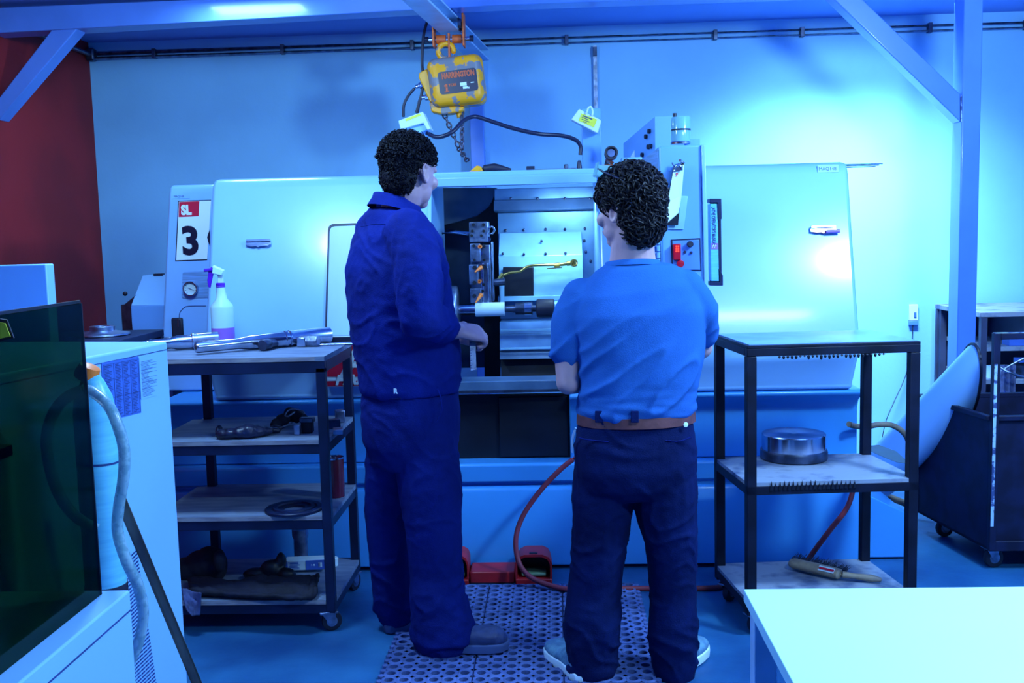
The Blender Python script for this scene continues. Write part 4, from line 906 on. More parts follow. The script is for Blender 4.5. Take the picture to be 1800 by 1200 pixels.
# second shelf: glove, goggles, blocks
def blob(name, pts, m_, vox, par=None, loc=None, amp=.004, fr=22, smooth=3, seed=0, flat=None):
    """pts: list of (centre, rx, ry, rz)"""
    mb_ = MB()
    for c_, rx, ry, rz in pts: mb_.ell(c_, (rx,0,0),(0,ry,0),(0,0,rz))
    me = remesh(mb_, vox, smooth, lambda co, n_: amp*(noise.noise(co*fr+V(seed,0,0))+.5*noise.noise(co*fr*2.3)))
    if flat is not None:
        for v in me.vertices:
            if v.co.z < flat: v.co.z = flat
    o_ = obj(name, None, m_, par, mesh=me, loc=loc, smooth=180); return o_
z2_ = zs[2]
def g2_(px, py, z): return G(px,py,z)
gl = [ (G(394,762,z2_+.02),.035,.034,.021),(G(408,761,z2_+.022),.04,.036,.023),(G(422,760,z2_+.024),.04,.036,.026),(G(438,758,z2_+.026),.042,.038,.028),(G(452,757,z2_+.024),.04,.036,.025),(G(464,757,z2_+.02),.038,.034,.020),(G(480,756,z2_+.015),.03,.014,.013),(G(484,752,z2_+.013),.03,.012,.011),(G(488,757,z2_+.012),.012,.01,.010),(G(385,756,z2_+.024),.012,.03,.021)]
g_o = blob('leather_glove', gl, 'leather_glove', .004, loc=V(gl[2][0].x,gl[2][0].y,z2_), amp=.005, fr=24, smooth=8, flat=z2_+.001); tag(g_o, 'black leather glove lying flat on the second shelf of the left trolley', 'glove')
gl = [(G(497,738,z2_+.03),.03,.03,.028),(G(510,728,z2_+.045),.03,.03,.03),(G(522,732,z2_+.035),.03,.025,.03),(G(486,744,z2_+.02),.025,.02,.02),(G(535,738,z2_+.03),.02,.02,.025)]
g_o = blob('leather_glove', gl, 'dark_cloth', .004, loc=V(gl[0][0].x,gl[0][0].y,z2_), amp=.006, fr=30, seed=4, flat=z2_+.001); tag(g_o, 'crumpled black pouch with pale piping on the second trolley shelf', 'pouch'); g_o.name = 'crumpled_pouch'
obj('piping', MB().tube([G(501,730,z2_+.055),G(506,722,z2_+.065),G(514,719,z2_+.070),G(525,720,z2_+.068),G(534,724,z2_+.058),G(536,731,z2_+.045)], .003, 6, smooth=5).tube([G(502,731,z2_+.052),G(508,731,z2_+.055),G(518,724,z2_+.064)], .003, 6, smooth=4).tube([G(495,750,z2_+.012),G(505,747,z2_+.014),G(514,742,z2_+.014)], .003, 6, smooth=4), 'plywood_worn', g_o, smooth=60)
def blk(name, label, px, py, z, hx, hy, hz, m_='steel_dark', rot=0., ex=None):
    c_ = G(px,py,z); loc = V(c_.x,c_.y,z); cr, sr = cos(rot), sin(rot)
    t_ = thing(name, label, 'metal block', loc)
    obj('block_body', MB().obox(loc+V(0,0,hz+.001), (hx*cr,hx*sr,0), (-hy*sr,hy*cr,0), (0,0,hz)), m_, t_, bevel=.003)
    if ex: ex(loc, t_)
    return t_
blk('metal_block', 'small bright square block standing at the front of the second trolley shelf', 523, 764, z2_, .012,.012,.020,'steel_rough')
blk('metal_block', 'dark rectangular jaw block beside the front leg on the second shelf', 541, 760, z2_, .022,.02,.022,'black_metal', ex=lambda l, t_: obj('jaw_top', MB().obox(l+V(.0,.0,.052), (.028,0,0),(0,.02,0),(0,0,.010)), 'steel_dark', t_, bevel=.004))
blk('metal_block', 'grey rectangular block near the right end of the second shelf', 586, 752, z2_, .026,.02,.018,'steel_dark',.5)
blk('metal_block', 'lumpy grey block at the back right corner of the second shelf', 598, 742, z2_, .018,.02,.026,'steel_rough',.4)
blk('metal_block', 'flat grey plate at the right edge of the second shelf', 594, 762, z2_, .02,.035,.010,'steel_rough',.2)
# third shelf: ring plate, red tin
z1_ = zs[1]; c_ = G(517,896,z1_); rp_t = thing('ring_plate', 'dark flat ring plate with stepped grooves on the third trolley shelf', 'ring', V(c_.x,c_.y,z1_))
rr_ = 52*c_.y/1800
obj('outer_ring', MB().lathe([(rr_*.62,.001),(rr_,.001),(rr_,.010),(rr_*.97,.013),(rr_*.80,.013),(rr_*.77,.009),(rr_*.74,.009),(rr_*.72,.017),(rr_*.60,.017),(rr_*.56,.011),(rr_*.38,.011),(rr_*.38,.001)], V(c_.x,c_.y,z1_), n=48, cap=False), 'navy_metal', rp_t, smooth=35)
c_ = G(590,872,z1_); tn = thing('metal_tin', 'dark red metal tin standing on the third trolley shelf', 'tin', V(c_.x,c_.y,z1_)); r_ = 17*c_.y/1800; h_ = 72*c_.y/1800
obj('tin_body', MB().lathe([(r_,.001),(r_,h_-.004),(r_*.98,h_-.002)], V(c_.x,c_.y,z1_), n=32), 'tin_red', tn, smooth=40)
obj('tin_rim', MB().lathe([(r_*.98,h_-.004),(r_*1.04,h_-.004),(r_*1.04,h_+.002),(r_*.96,h_+.002),(r_*.93,h_-.004)], V(c_.x,c_.y,z1_), n=32), 'steel', tn, smooth=40)
obj('tin_cap', MB().lathe([(r_*.3,h_-.006),(r_*.3,h_+.006),(r_*.2,h_+.007)], V(c_.x,c_.y,z1_), n=20), 'steel', tn, smooth=40)
# bottom shelf
z0_ = zs[0]
gl = [(G(330,1000,z0_+.04),.07,.05,.05),(G(350,992,z0_+.06),.06,.05,.06),(G(368,988,z0_+.07),.06,.05,.07),(G(384,992,z0_+.06),.035,.045,.07),(G(386,985,z0_+.10),.025,.03,.045)]
o_ = blob('work_boot', gl, 'dark_cloth', .006, loc=V(gl[0][0].x,gl[0][0].y,z0_), amp=.004, fr=14, flat=z0_+.001); tag(o_, 'black leather bag slumped at the rear left of the bottom trolley shelf', 'bag'); o_.name = 'leather_bag'
gl = [(G(455,1008,z0_+.03),.07,.03,.028),(G(478,1000,z0_+.05),.05,.03,.04),(G(494,990,z0_+.07),.022,.03,.05),(G(505,1010,z0_+.03),.04,.03,.03)]
o_ = blob('safety_shoe', gl, 'interior_black', .006, loc=V(gl[0][0].x,gl[0][0].y,z0_), amp=.004, fr=16, seed=3, flat=z0_+.001); tag(o_, 'black pointed pouch standing in the middle of the bottom trolley shelf', 'pouch'); o_.name = 'tool_pouch'
# folded trousers/cloth across the front
def drape(name, label, cat, ptsa, ptsb, m_, z, amp=.01, th=.012, seed=0):
    mb_ = MB(); N_ = 40
    A_, B_ = spline(ptsa, 10), spline(ptsb, 10); n_ = len(A_); rows = []
    for j in range(13):
        t_ = j/12; rows.append([A_[i].lerp(B_[i], t_) + V(0,0,amp*(noise.noise(V(i*.12,j*.5,seed))+.35) + abs(noise.noise(V(i*.3,j*1.1,seed+5)))*amp) for i in range(n_)])
    vs = [p for r in rows for p in r]; fs = [(j*n_+i,j*n_+i+1,(j+1)*n_+i+1,(j+1)*n_+i) for j in range(12) for i in range(n_-1)]
    mb_.add(vs, fs); o_ = obj(name, mb_, m_, loc=V(A_[0].x,A_[0].y,z), smooth=180)
    s_ = o_.modifiers.new('t','SOLIDIFY'); s_.thickness = th; s_.offset = 0
    return tag(o_, label, cat)
zz = z0_+.012
drape('folded_apron', 'long dark folded cloth spread along the bottom shelf of the left trolley', 'cloth',
  [G(330,1022,zz),G(400,1022,zz+.02),G(470,1018,zz+.03),G(535,1018,zz+.03),G(562,1012,zz+.03)],
  [G(335,1046,zz),G(400,1050,zz),G(470,1055,zz),G(530,1056,zz),G(556,1048,zz)], 'dark_cloth', z0_, .018, .016)
drape('grey_rag', 'grey rag hanging over the front left of the bottom trolley shelf', 'rag',
  [G(322,1040,zz+.01)+V(0,-.015,.01),G(340,1042,zz+.01)+V(0,-.015,.01),G(356,1046,zz+.02)+V(0,-.015,.01)],
  [P(328,1075,3.84),P(340,1085,3.83),P(352,1082,3.84)], 'grey_cloth', z0_, .012, .006, 3)
c_ = G(540,1003,z0_); bx_ = thing('carton', 'blue and white printed carton lying on the bottom trolley shelf', 'box', V(c_.x,c_.y,z0_))
e = V(.99,.10,0); f_ = V(-.10,.99,0); cc = V(c_.x-.005,c_.y,z0_+.035)
obj('carton_body', MB().obox(cc, e*.085, f_*.03, (0,0,.022)), 'paper', bx_, bevel=.003)
obj('carton_panel', MB().obox(cc+e*.045-f_*.0312, e*.04, f_*.0006, (0,0,.0205)), 'decal_blue', bx_)
obj('carton_panel', MB().obox(cc-e*.078-f_*.0312, e*.006, f_*.0006, (0,0,.0205)), 'decal_blue', bx_)
pm = MB(); 
for i in range(6): pm.obox(cc-e*(.060-.0)-f_*.0315+V(0,0,.014-.0055*i)+e*(.012+.004*(i%3)), e*(.022-.004*(i%2)), f_*.0004, (0,0,.0012))
for i in range(4): pm.obox(cc+e*(.02+.014*i)-f_*.0322, e*.004, f_*.0004, (0,0,.012-.003*(i%2)))
obj('carton_print', pm, 'decal_blue', bx_)['kind'] = 'stuff'
obj('carton_mark', MB().obox(cc+e*.04-f_*.0322, e*.012, f_*.0004, (0,0,.004)).obox(cc+e*.066-f_*.0322, e*.008, f_*.0004, (0,0,.010)), 'decal_white', bx_)
c_ = G(530,985,z0_); cy = thing('steel_cylinder', 'dark cylinder with shiny flank standing behind the carton on the bottom shelf', 'steel part', V(c_.x,c_.y,z0_))
obj('cylinder_body', MB().lathe([(.03,.001),(.03,.10),(.036,.115),(.036,.145),(.02,.15)], V(c_.x,c_.y,z0_), n=28), 'steel_rough', cy, smooth=35)
c_ = G(586,994,z0_); cy = thing('plastic_pot', 'small pale pot lid showing behind the front leg on the bottom shelf', 'pot', V(c_.x,c_.y,z0_))
obj('pot_body', MB().lathe([(.020,.001),(.022,.035),(.018,.038)], V(c_.x,c_.y,z0_), n=24), 'paper', cy, smooth=35)
# table behind the cabinet with the flange
fl = thing('side_bench', 'dark bench carrying the steel flange on the far left', 'bench', (-2.1,4.0,0))
bz = 1.168; bx0, bx1 = -2.80, -1.74
obj('bench_top', MB().box(bx0,bx1,3.9,4.45,bz-.03,bz), 'navy_metal', fl, bevel=.003)
for x_ in (bx0,bx1-.04):
    for y_ in (3.9,4.41): obj('leg', MB().box(x_,x_+.04,y_,y_+.04,0,bz-.031), 'navy_metal', fl)
c_ = P(180,586,4.2); fg = thing('steel_flange', 'shiny steel flange disc with raised hub on the far left bench', 'steel part', V(c_.x,c_.y,bz)); q_ = c_.y/1800
obj('flange_disc', MB().lathe([(.02,.001),(46*q_,.001),(48*q_,.004),(47*q_,.010),(24*q_,.020),(22*q_,.022),(22*q_,.038),(21*q_,.041),(14*q_,.041),(13*q_,.03),(.001,.03)], V(c_.x,c_.y,bz), n=48), 'steel_rough', fg, smooth=30)
# ================================================================ RIGHT TROLLEY
A0 = V(.70,3.79,0); ex_ = (V(1.345,3.83,0)-A0); wdt = ex_.length; ex_.normalize(); ey_ = V(-ex_.y-.06,ex_.x,0).normalized(); dpt = .45
def T(a, b, z): return A0+ex_*a+ey_*b+V(0,0,z)
rt_ = thing('shelf_trolley', 'black steel three-shelf trolley at right holding a metal disc and brush', 'trolley', T(wdt/2,dpt/2,0))
ztr, zmr, zbr = 1.12, .60, .145; lw2 = .036
def tbox(m_, a0, a1, b0, b1, z0, z1):
    return m_.add([T(a,b,z) for a in (a0,a1) for b in (b0,b1) for z in (z0,z1)],[(0,1,3,2),(4,6,7,5),(0,4,5,1),(2,3,7,6),(0,2,6,4),(1,5,7,3)])
for a in (0, wdt-lw2):
    for b in (0, dpt-lw2): obj('leg', tbox(MB(), a, a+lw2, b, b+lw2, .085, ztr-.045), 'black_metal', rt_, bevel=.002)
for z, hh_ in ((ztr,.030),(zmr,.034),(zbr,.034)):
    m_ = MB(); tbox(m_,0,wdt,0,.03,z-.014-hh_,z-.014); tbox(m_,0,wdt,dpt-.03,dpt,z-.014-hh_,z-.014); tbox(m_,0,.03,.031,dpt-.031,z-.014-hh_,z-.014); tbox(m_,wdt-.03,wdt,.031,dpt-.031,z-.014-hh_,z-.014)
    obj('shelf_frame', m_, 'black_metal', rt_, bevel=.002)
m_ = MB(); tbox(m_, .0, wdt, .0, dpt, ztr-.014, ztr-.003); obj('top_tray', m_, 'black_metal', rt_, bevel=.002)
obj('top_sheet', tbox(MB(), .012, wdt-.012, .012, dpt-.012, ztr-.003, ztr), 'steel_brushed', rt_)
for z in (zmr, zbr):
    m_ = MB(); tbox(m_, lw2, wdt-lw2, .002, dpt-.002, z-.014, z); tbox(m_, .002, lw2, lw2, dpt-lw2, z-.014, z); tbox(m_, wdt-lw2, wdt-.002, lw2, dpt-lw2, z-.014, z)
    obj('shelf_board', m_, 'plywood_worn', rt_)
# drips along the front rails
random.seed(3)
m_ = MB()
for i in range(26):
    a = .12+i*.0155; l_ = random.uniform(.004,.016)
    m_.lathe([(.001,0),(.006,.004),(.004,l_),(.001,l_+.003)], T(a,-.001,ztr-.043), (0,0,-1), 6)
obj('grease_drips', m_, 'interior_black', rt_)
m_ = MB()
for i in range(20):
    a = .09+i*.0165; l_ = random.uniform(.006,.02)
    m_.prism([T(a-.006,-.001,zmr-.03),T(a+.006,-.001,zmr-.03),T(a+.001,-.001,zmr-.012+l_)], V(0,-.003,0))
obj('grease_drips', m_, 'interior_black', rt_)
sp_ = MB(); pts = [G(a,b,zmr+.0012) for a,b in ((1522,784),(1545,782),(1575,793),(1592,808),(1596,815),(1575,812),(1550,802),(1528,792))]; sp_.prism(pts, (0,0,.001)); obj('oil_stain', sp_, 'navy_metal', rt_)
for (a,b,an) in ((.04,.04,.4),(.04,dpt-.06,.9),(wdt-.05,.04,0),(wdt-.05,dpt-.06,.2)): p = T(a,b,0); caster((p.x,p.y,.083), rt_, .040, an)
c_ = G(1395,805,zmr); dq = c_.y/1800; md = thing('steel_disc', 'polished round steel disc with a darker base ring on the right trolley', 'steel part', V(c_.x,c_.y,zmr))
r1, r2 = 58*dq, 55*dq
obj('base_ring', MB().lathe([(r1*.9,.001),(r1,.004),(r1*1.01,.030),(r1*.98,.040)], V(c_.x,c_.y,zmr), n=56), 'steel_dark', md, smooth=35)
obj('polished_disc', MB().lathe([(r2,.038),(r2,.102),(r2*.98,.106),(r2*.1,.105),(.003,.102)], V(c_.x,c_.y,zmr), n=64), 'steel', md, smooth=30)
# brush
a, b = G(1388,988,zbr+.03), G(1478,1009,zbr+.028); hd_ = G(1546,1018,zbr+.016)
br = thing('hand_brush', 'wooden bench brush with black bristles on the bottom right shelf', 'brush', V(a.x,a.y,zbr)); d = (b-a).normalized(); sd2 = V(-d.y,d.x,0).normalized()
L = (b-a).length
obj('brush_back', MB().rings([[a+d*t+sd2*cos(th)*r*1.0+V(0,0,1)*sin(th)*r*.72 for th in [2*pi*k/16 for k in range(16)]] for t, r in ((0,.012),(.006,.022),(.02,.028),(L*.5,.030),(L*.97,.028),(L,.018))]), 'wood_brush', br, smooth=40)
obj('brush_handle', MB().tube([b-d*.004, b.lerp(hd_,.35), b.lerp(hd_,.8), hd_], [.014,.011,.015,.009], 14, smooth=5).sph(hd_,.009), 'wood_brush', br, smooth=60)
random.seed(5); m_ = MB()
for i in range(420):
    t = random.uniform(.0,L*1.02); q_ = a+d*t+sd2*random.uniform(.012,.024)+V(0,0,random.uniform(-.012,.014)); e_ = q_+sd2*random.uniform(.035,.05)+d*random.uniform(-.012,.012)+V(0,0,random.uniform(-.006,.02)); e_.z = max(e_.z, zbr+.002)
    m_.tube([q_, e_], [.0016,.0008], 3, cap=False)
br_o = obj('bristles', m_, 'rubber_black', br); br_o['kind'] = 'stuff'
lb_ = a+d*L*.80-sd2*.0235; 
lbm = lambda k0,k1,t0,t1,o: [a+d*t-sd2*cos(th)*(.030+o)+V(0,0,1)*sin(th)*(.0215+o) for t,th in ((t0,k0),(t1,k0),(t1,k1),(t0,k1))]
obj('brush_label', MB().prism(lbm(.3,1.2,L*.62,L*.92,.001), (0,0,.0006)), 'paper', br)
obj('label_stripe', MB().prism(lbm(.6,.9,L*.64,L*.92,.0022), (0,0,.0006)), 'decal_red', br)
# ================================================================ WHITE TABLE (right foreground)
wtz = .75; wy = G(1307,1035,wtz); tx = wy.x
wt = thing('white_table', 'large white table in the right foreground', 'table', (tx+1.1,wy.y-.6,0))
obj('tabletop', MB().box(tx,tx+2.2,wy.y-1.3,wy.y,wtz-.028,wtz), 'table_white', wt, bevel=.002)
obj('apron', MB().box(tx+.035,tx+2.15,wy.y-.05,wy.y-.03,wtz-.12,wtz-.029), 'machine_shaded', wt)
for x_, y_ in ((tx+.012,wy.y-.062),(tx+2.13,wy.y-.062),(tx+.012,wy.y-1.29),(tx+2.13,wy.y-1.29)): obj('leg', MB().box(x_,x_+.05,y_,y_+.05,0,wtz-.029), 'rail_paint', wt, bevel=.003)
# ================================================================ LEFT FOREGROUND
# tall white cabinet with labels
cA = P(294,600,2.80); zc_ = cA.z; cB = P(146,629,2.46); cB = G(146,629,zc_)
dv = (cB-cA); dv.z = 0; dv.normalize(); nv = V(dv.y,-dv.x,0)
if nv.x < 0: nv = -nv
dep = .79; back = -nv*.62
cab = thing('white_cabinet', 'tall white machine cabinet with printed tables and vent slots on its side', 'cabinet', V(cA.x,cA.y,0)+dv*.4+back*.5)
def K(t, z, o_=0.): return V(cA.x,cA.y,0)+dv*t+nv*o_+V(0,0,z)
vs = []
for t in (0,dep):
    for bq in (0,1):
        for z in (.05,zc_-.0): vs.append(K(t,z)+back*bq)
obj('cabinet_body', MB().add(vs,[(0,1,3,2),(4,6,7,5),(0,4,5,1),(2,3,7,6),(0,2,6,4),(1,5,7,3)]), 'cabinet_white', cab, bevel=.006)
obj('lid_seam', MB().bar(K(.002,zc_-.022,.0004),K(dep-.002,zc_-.022,.0004),.0015,.002), 'print_ink', cab)
obj('cabinet_plinth', MB().add([v*1 if v.z>.5 else v for v in [K(t,z,-.02)+back*bq*.9 for t in (.02,dep-.02) for bq in (0,1) for z in (0,.049)]],[(0,1,3,2),(4,6,7,5),(0,4,5,1),(2,3,7,6),(0,2,6,4),(1,5,7,3)]), 'black_metal', cab)
def KP(px, py, off=.001): return RP(px,py,K(0,0,off),nv)
lbq = [KP(178,638),KP(243,626),KP(248,725),KP(183,741)]
lbl = obj('data_label', MB().prism(lbq, nv*.0008), 'decal_blue', cab)
def bil(q, u_, v_, off=.0): return (q[0].lerp(q[1],u_)).lerp(q[3].lerp(q[2],u_), v_)+nv*off
m_ = MB(); random.seed(2)
def rect(m_, q, u0,u1,v0,v1,off): m_.add([bil(q,u0,v0,off),bil(q,u1,v0,off),bil(q,u1,v1,off),bil(q,u0,v1,off)],[(0,1,2,3)])
for c0, c1_ in ((.06,.27),(.34,.50),(.56,.72),(.78,.95)):
    v_ = .06
    while v_ < .95: rect(m_, lbq, c0, c0+(c1_-c0)*random.uniform(.5,1), v_, v_+.012, .0016); v_ += .026
for u_ in (.04,.30,.53,.75,.97): rect(m_, lbq, u_, u_+.008, .04, .97, .0016)
for v_ in (.04,.30,.32,.62,.97): rect(m_, lbq, .04, .97, v_, v_+.006, .0016)
obj('label_print', m_, 'print_ink', lbl)
lb2 = [KP(244,629),KP(275,623),KP(277,694),KP(248,702)]
l2_ = obj('data_label', MB().prism(lb2, nv*.0008), 'cabinet_white', cab)
m_ = MB(); v_ = .1
while v_ < .97: rect(m_, lb2, .08, .2+.75*random.uniform(.3,1), v_, v_+.009, .0016); v_ += .03
for v_ in (.16,.22,.30,.38,.5,.6,.75): rect(m_, lb2, .05,.97,v_,v_+.006,.0016)
obj('label_print', m_, 'print_ink', l2_)
vq = [KP(208,985),KP(240,962),KP(282,1230),KP(215,1290)]
gr = MB()
vq = [KP(190,1015),KP(241,964),KP(280,1225),KP(196,1310)]
for j in range(44):
    for i in range(10):
        u_ = .0+i*.10; v_ = j/44; rect(gr, vq, u_, u_+.078, v_, v_+.011, .0012)
vg = obj('vent_slots', gr, 'print_ink', cab); vg['label'] = 'rows of small vent slots'
# laser-cutter style cabinet with tinted lid
ZL = .87; ga = P(178,1045,1.9); XP = ga.x; ZL = ga.z
ztop = P(138,533,1.9).z
mc = thing('enclosed_machine', 'white cabinet with dark green tinted see-through guard at far left', 'machine', (XP-.4,1.5,0))
Yn = .75
def gq(Y, z, x=XP): return V(x, Y, z)
obj('tinted_guard', MB().box(XP-.006, XP, Yn, 1.9, ZL, ztop), 'green_acrylic', mc, bevel=.001)
obj('guard_edge', MB().box(XP-.005, XP-.001, Yn, 1.9, ztop+.0005, ztop+.006).box(XP-.006,XP,1.9005,1.904,ZL,ztop), 'interior_black', mc)
obj('machine_body', MB().box(XP-1.0, XP+.045, Yn, 1.93, 0, ZL-.001), 'cabinet_white', mc, bevel=.004)
obj('body_seam', MB().box(XP+.0445,XP+.0462,Yn,1.925,ZL-.042,ZL-.039), 'print_ink', mc)
obj('inner_wall', MB().box(XP-.95, XP-.12, 1.70, 1.72, ZL, ztop-.16).box(XP-.97,XP-.95,Yn,1.72,ZL,ztop-.02), 'interior_black', mc)
obj('inner_panel', MB().box(XP-.95, XP-.10, 1.74, 1.76, ztop-.16, ztop-.02), 'green_inside', mc)
obj('gantry_block', MB().box(XP-.24, XP-.17, 1.60, 1.69, ztop-.30, ztop-.08).box(XP-.5,XP-.02,1.62,1.66,ztop-.24,ztop-.22), 'rubber_black', mc, bevel=.003)
obj('gantry_rail', MB().cyl((XP-.5,1.60,ztop-.19),(XP-.03,1.60,ztop-.19),.006).cyl((XP-.5,1.60,ztop-.11),(XP-.06,1.60,ztop-.10),.004), 'steel', mc, smooth=40)
wsg = obj('warning_plate', MB().prism([P(0,560,1.58),P(12,562,1.58),P(24,594,1.58),P(0,600,1.58)], (0,.003,0)), 'rubber_black', mc)
obj('warning_face', MB().prism([P(0,566,1.575),P(9,568,1.575),P(18,591,1.575),P(0,595,1.575)], (0,.001,0)), 'decal_yellow', wsg)
# white box behind upper left
wbx = thing('white_housing', 'plain pale housing rising behind the green guard at far left', 'cabinet', V(P(40,500,2.95).x-.1,3.05,0))
obj('housing_body', MB().box(P(0,500,2.95).x-.3, P(83,500,2.95).x, 2.95, 3.0, 0, P(40,465,2.95).z), 'cabinet_white', wbx, bevel=.004)
# wrapped cylinder
Ycy = 2.16; xc_ = P(178,900,Ycy).x; rcy = P(212,900,Ycy).x-xc_; zcy = P(165,705,Ycy).z
gc = thing('gas_cylinder', 'tall cylinder wrapped in shiny pale film beside the white cabinet', 'cylinder', (xc_-.0,Ycy,0))
obj('wrapped_body', MB().lathe([(rcy*.95,.01),(rcy*1.02,.03),(rcy*1.01,zcy-.02),(rcy*.9,zcy+.01),(rcy*.55,zcy+.045),(rcy*.3,zcy+.06)], (xc_,Ycy,0), n=40), 'film_wrap', gc, smooth=60)
obj('strap_line', MB().lathe([(rcy*1.025,0),(rcy*1.025,.005)], (xc_,Ycy,P(185,812,Ycy).z), (.06,0,1), 40, cap=False), 'print_ink', gc)
obj('base_band', MB().lathe([(rcy*1.05,0),(rcy*1.05,.04)], (xc_,Ycy,P(205,1040,Ycy).z-.02), (0,0,1), 40), 'rubber_black', gc)
obj('valve_cap', MB().lathe([(.024,0),(.026,.01),(.022,.03),(.008,.034)], (P(150,675,Ycy).x,Ycy,zcy+.05), (.5,0,1), 20), 'orange_plastic', gc, smooth=40)
Yh3 = 2.06
tag(obj('clear_hose', MB().tube([P(148,684,Yh3),P(165,690,Yh3-.02),P(190,712,Yh3-.05),P(206,745,Yh3-.06),P(218,790,Yh3-.06),P(217,840,Yh3-.06),P(209,890,Yh3-.05),P(207,935,Yh3-.04),P(222,985,Yh3-.04),P(243,1030,Yh3-.02),P(252,1080,Yh3),P(243,1130,Yh3),P(224,1172,Yh3),P(212,1195,Yh3)], .0115, 12, smooth=6), 'clear_hose', loc=P(218,790,Yh3), smooth=60), 'clear braided hose snaking down past the vent slots', 'hose')
tag(obj('clear_hose', MB().tube([P(148,684,Yh3-.02),P(120,696,Yh3-.03),P(96,722,Yh3-.03),P(82,765,Yh3-.03),P(86,815,Yh3-.03),P(102,865,Yh3-.02),P(130,905,Yh3-.01),P(170,930,Yh3+.0)], .0115, 12, smooth=6), 'clear_hose', loc=P(90,765,Yh3), smooth=60), 'clear braided hose loop seen through the green guard', 'hose')
# broom stick
pa_, pb_ = P(203,855,2.30), P(352,1215,2.42)
pb_ = pa_+(pb_-pa_)*1.0
dd_ = (pb_-pa_); end = pb_ + dd_*( (pb_.z-.02)/(-dd_.z) )
br2_ = thing('broom_handle', 'worn wooden broom handle leaning across the white cabinet', 'broom', V(end.x,end.y,0))
obj('stick', MB().tube([pa_, end], .0125, 14).sph(pa_,.0125), 'wood_dark', br2_, smooth=60)
obj('broom_head', MB().obox(end+V(0,0,.03), V(.10,.05,0), V(-.015,.03,0), V(0,0,.03)), 'wood_dark', br2_, bevel=.006)
# ================================================================ RIGHT SIDE
# discharge chute of the conveyor
Ycn = 4.88
ca, cb2 = P(1512,868,5.35), P(1702,672,4.86)
chd = (cb2-ca); chl = chd.length; chd.normalize(); cu, cv = frame(chd); rch = .112
ch_ = thing('discharge_chute', 'pale round discharge chute rising from the lathe towards the dark bin', 'chute', V(ca.x,ca.y,0))
rs = []
n = 36
endn = (chd+V(.75,0,-.25)).normalized(); endn = V(1,0,.12).normalized(); endp = P(1704,690,4.86)
ring0 = [ca+(cu*cos(2*pi*j/n)+cv*sin(2*pi*j/n))*rch*.80 for j in range(n)]
ring1 = []
for j in range(n):
    p = ca+(cu*cos(2*pi*j/n)+cv*sin(2*pi*j/n))*rch; ring1.append(p+chd*((endp-p).dot(endn)/chd.dot(endn)))
mid = [ca+chd*.16+(cu*cos(2*pi*j/n)+cv*sin(2*pi*j/n))*rch for j in range(n)]
inn = [p+(endp-p)*.05 for p in ring1]; inn0 = [p-chd*.25 for p in inn]
obj('chute_tube', MB().rings([ring0,mid,ring1,inn,inn0], cap=True), 'machine_white', ch_, smooth=50)
obj('chute_lip', MB().tube([ring1[i] for i in range(n)], .007, 8, closed=True), 'rubber_black', ch_, smooth=60)
seamv = (V(0,-1,0)-chd*(V(0,-1,0).dot(chd))).normalized()
obj('chute_seam', MB().bar(ca+chd*.18+seamv*(rch+.0005)+V(.0,0,.02), ca+chd*(chl-.12)+seamv*(rch+.0005)+V(0,0,.02), .003,.003), 'print_ink', ch_)
obj('chute_flange', MB().lathe([(rch*.92,0),(rch*1.0,0),(rch*1.0,.02),(rch*.92,.02)], ca+chd*.0, chd, 36), 'machine_shaded', ch_)
obj('chute_leg', MB().box(ca.x+.04,ca.x+.08,5.30,5.36,.0,ca.z+.0), 'black_metal', ch_)
# hoses near the chute
tag(obj('grey_hose', MB().tube([P(1492,745,4.62),P(1500,748,4.64),P(1520,750,4.66),P(1545,746,4.68),P(1570,748,4.70),P(1592,765,4.72),P(1604,800,4.74)], .013, 10, smooth=6), 'wood_dark', loc=P(1520,750,4.8), smooth=60), 'curved brownish hose between the right trolley and the chute', 'hose')
tag(obj('floor_pipe', MB().tube([P(1535,860,5.5),P(1555,870,5.45),P(1590,884,5.4),P(1640,905,5.3)], .018, 12, smooth=4), 'wood_dark', loc=P(1560,870,5.2), smooth=60), 'short brown pipe sticking out under the chute', 'pipe')
# bin cart
B0 = G(1738,1000,.0); B0 = V(P(1736,900,4.53).x,4.53,0)
B1 = V(P(1612,880,5.15).x,5.15,0)
bc_ = thing('bin_cart', 'dark steel swarf bin on casters below the chute', 'cart', (B0.x+.35,4.9,0))
zr, zb3 = P(1738,735,4.53).z, P(1738,965,4.53).z
ytop = lambda: 0
q = [V(B0.x,4.53,0),V(B0.x+.95,4.53,0),V(B0.x+.95,5.15,0),V(B1.x,5.15,0)]
thk = .02
m_ = MB()
def wall(a, b, z0, z1, th=.012):
    d = (b-a).normalized(); n_ = V(-d.y,d.x,0)
    m_.add([a+V(0,0,z0),b+V(0,0,z0),b+V(0,0,z1),a+V(0,0,z1),a+n_*th+V(0,0,z0),b+n_*th+V(0,0,z0),b+n_*th+V(0,0,z1),a+n_*th+V(0,0,z1)],[(0,1,2,3),(7,6,5,4),(0,3,7,4),(1,5,6,2),(2,6,7,3),(0,4,5,1)])
for i in range(4): wall(q[i], q[(i+1)%4], zb3, zr)
m_.prism([p+V(0,0,zb3) for p in q], (0,0,.012))
obj('bin_body', m_, 'bin_metal', bc_)
m_ = MB()
for i in range(4): m_.bar(q[i]+V(0,0,zr), q[(i+1)%4]+V(0,0,zr), .028,.022)
obj('bottom_rail', MB().bar(q[0]+V(0,-.016,zb3+.02), q[1]+V(0,-.016,zb3+.02), .02,.045), 'bin_metal', bc_, bevel=.003)
obj('bin_rim', m_, 'bin_metal', bc_, bevel=.003)
hz_ = P(1735,585,4.53).z
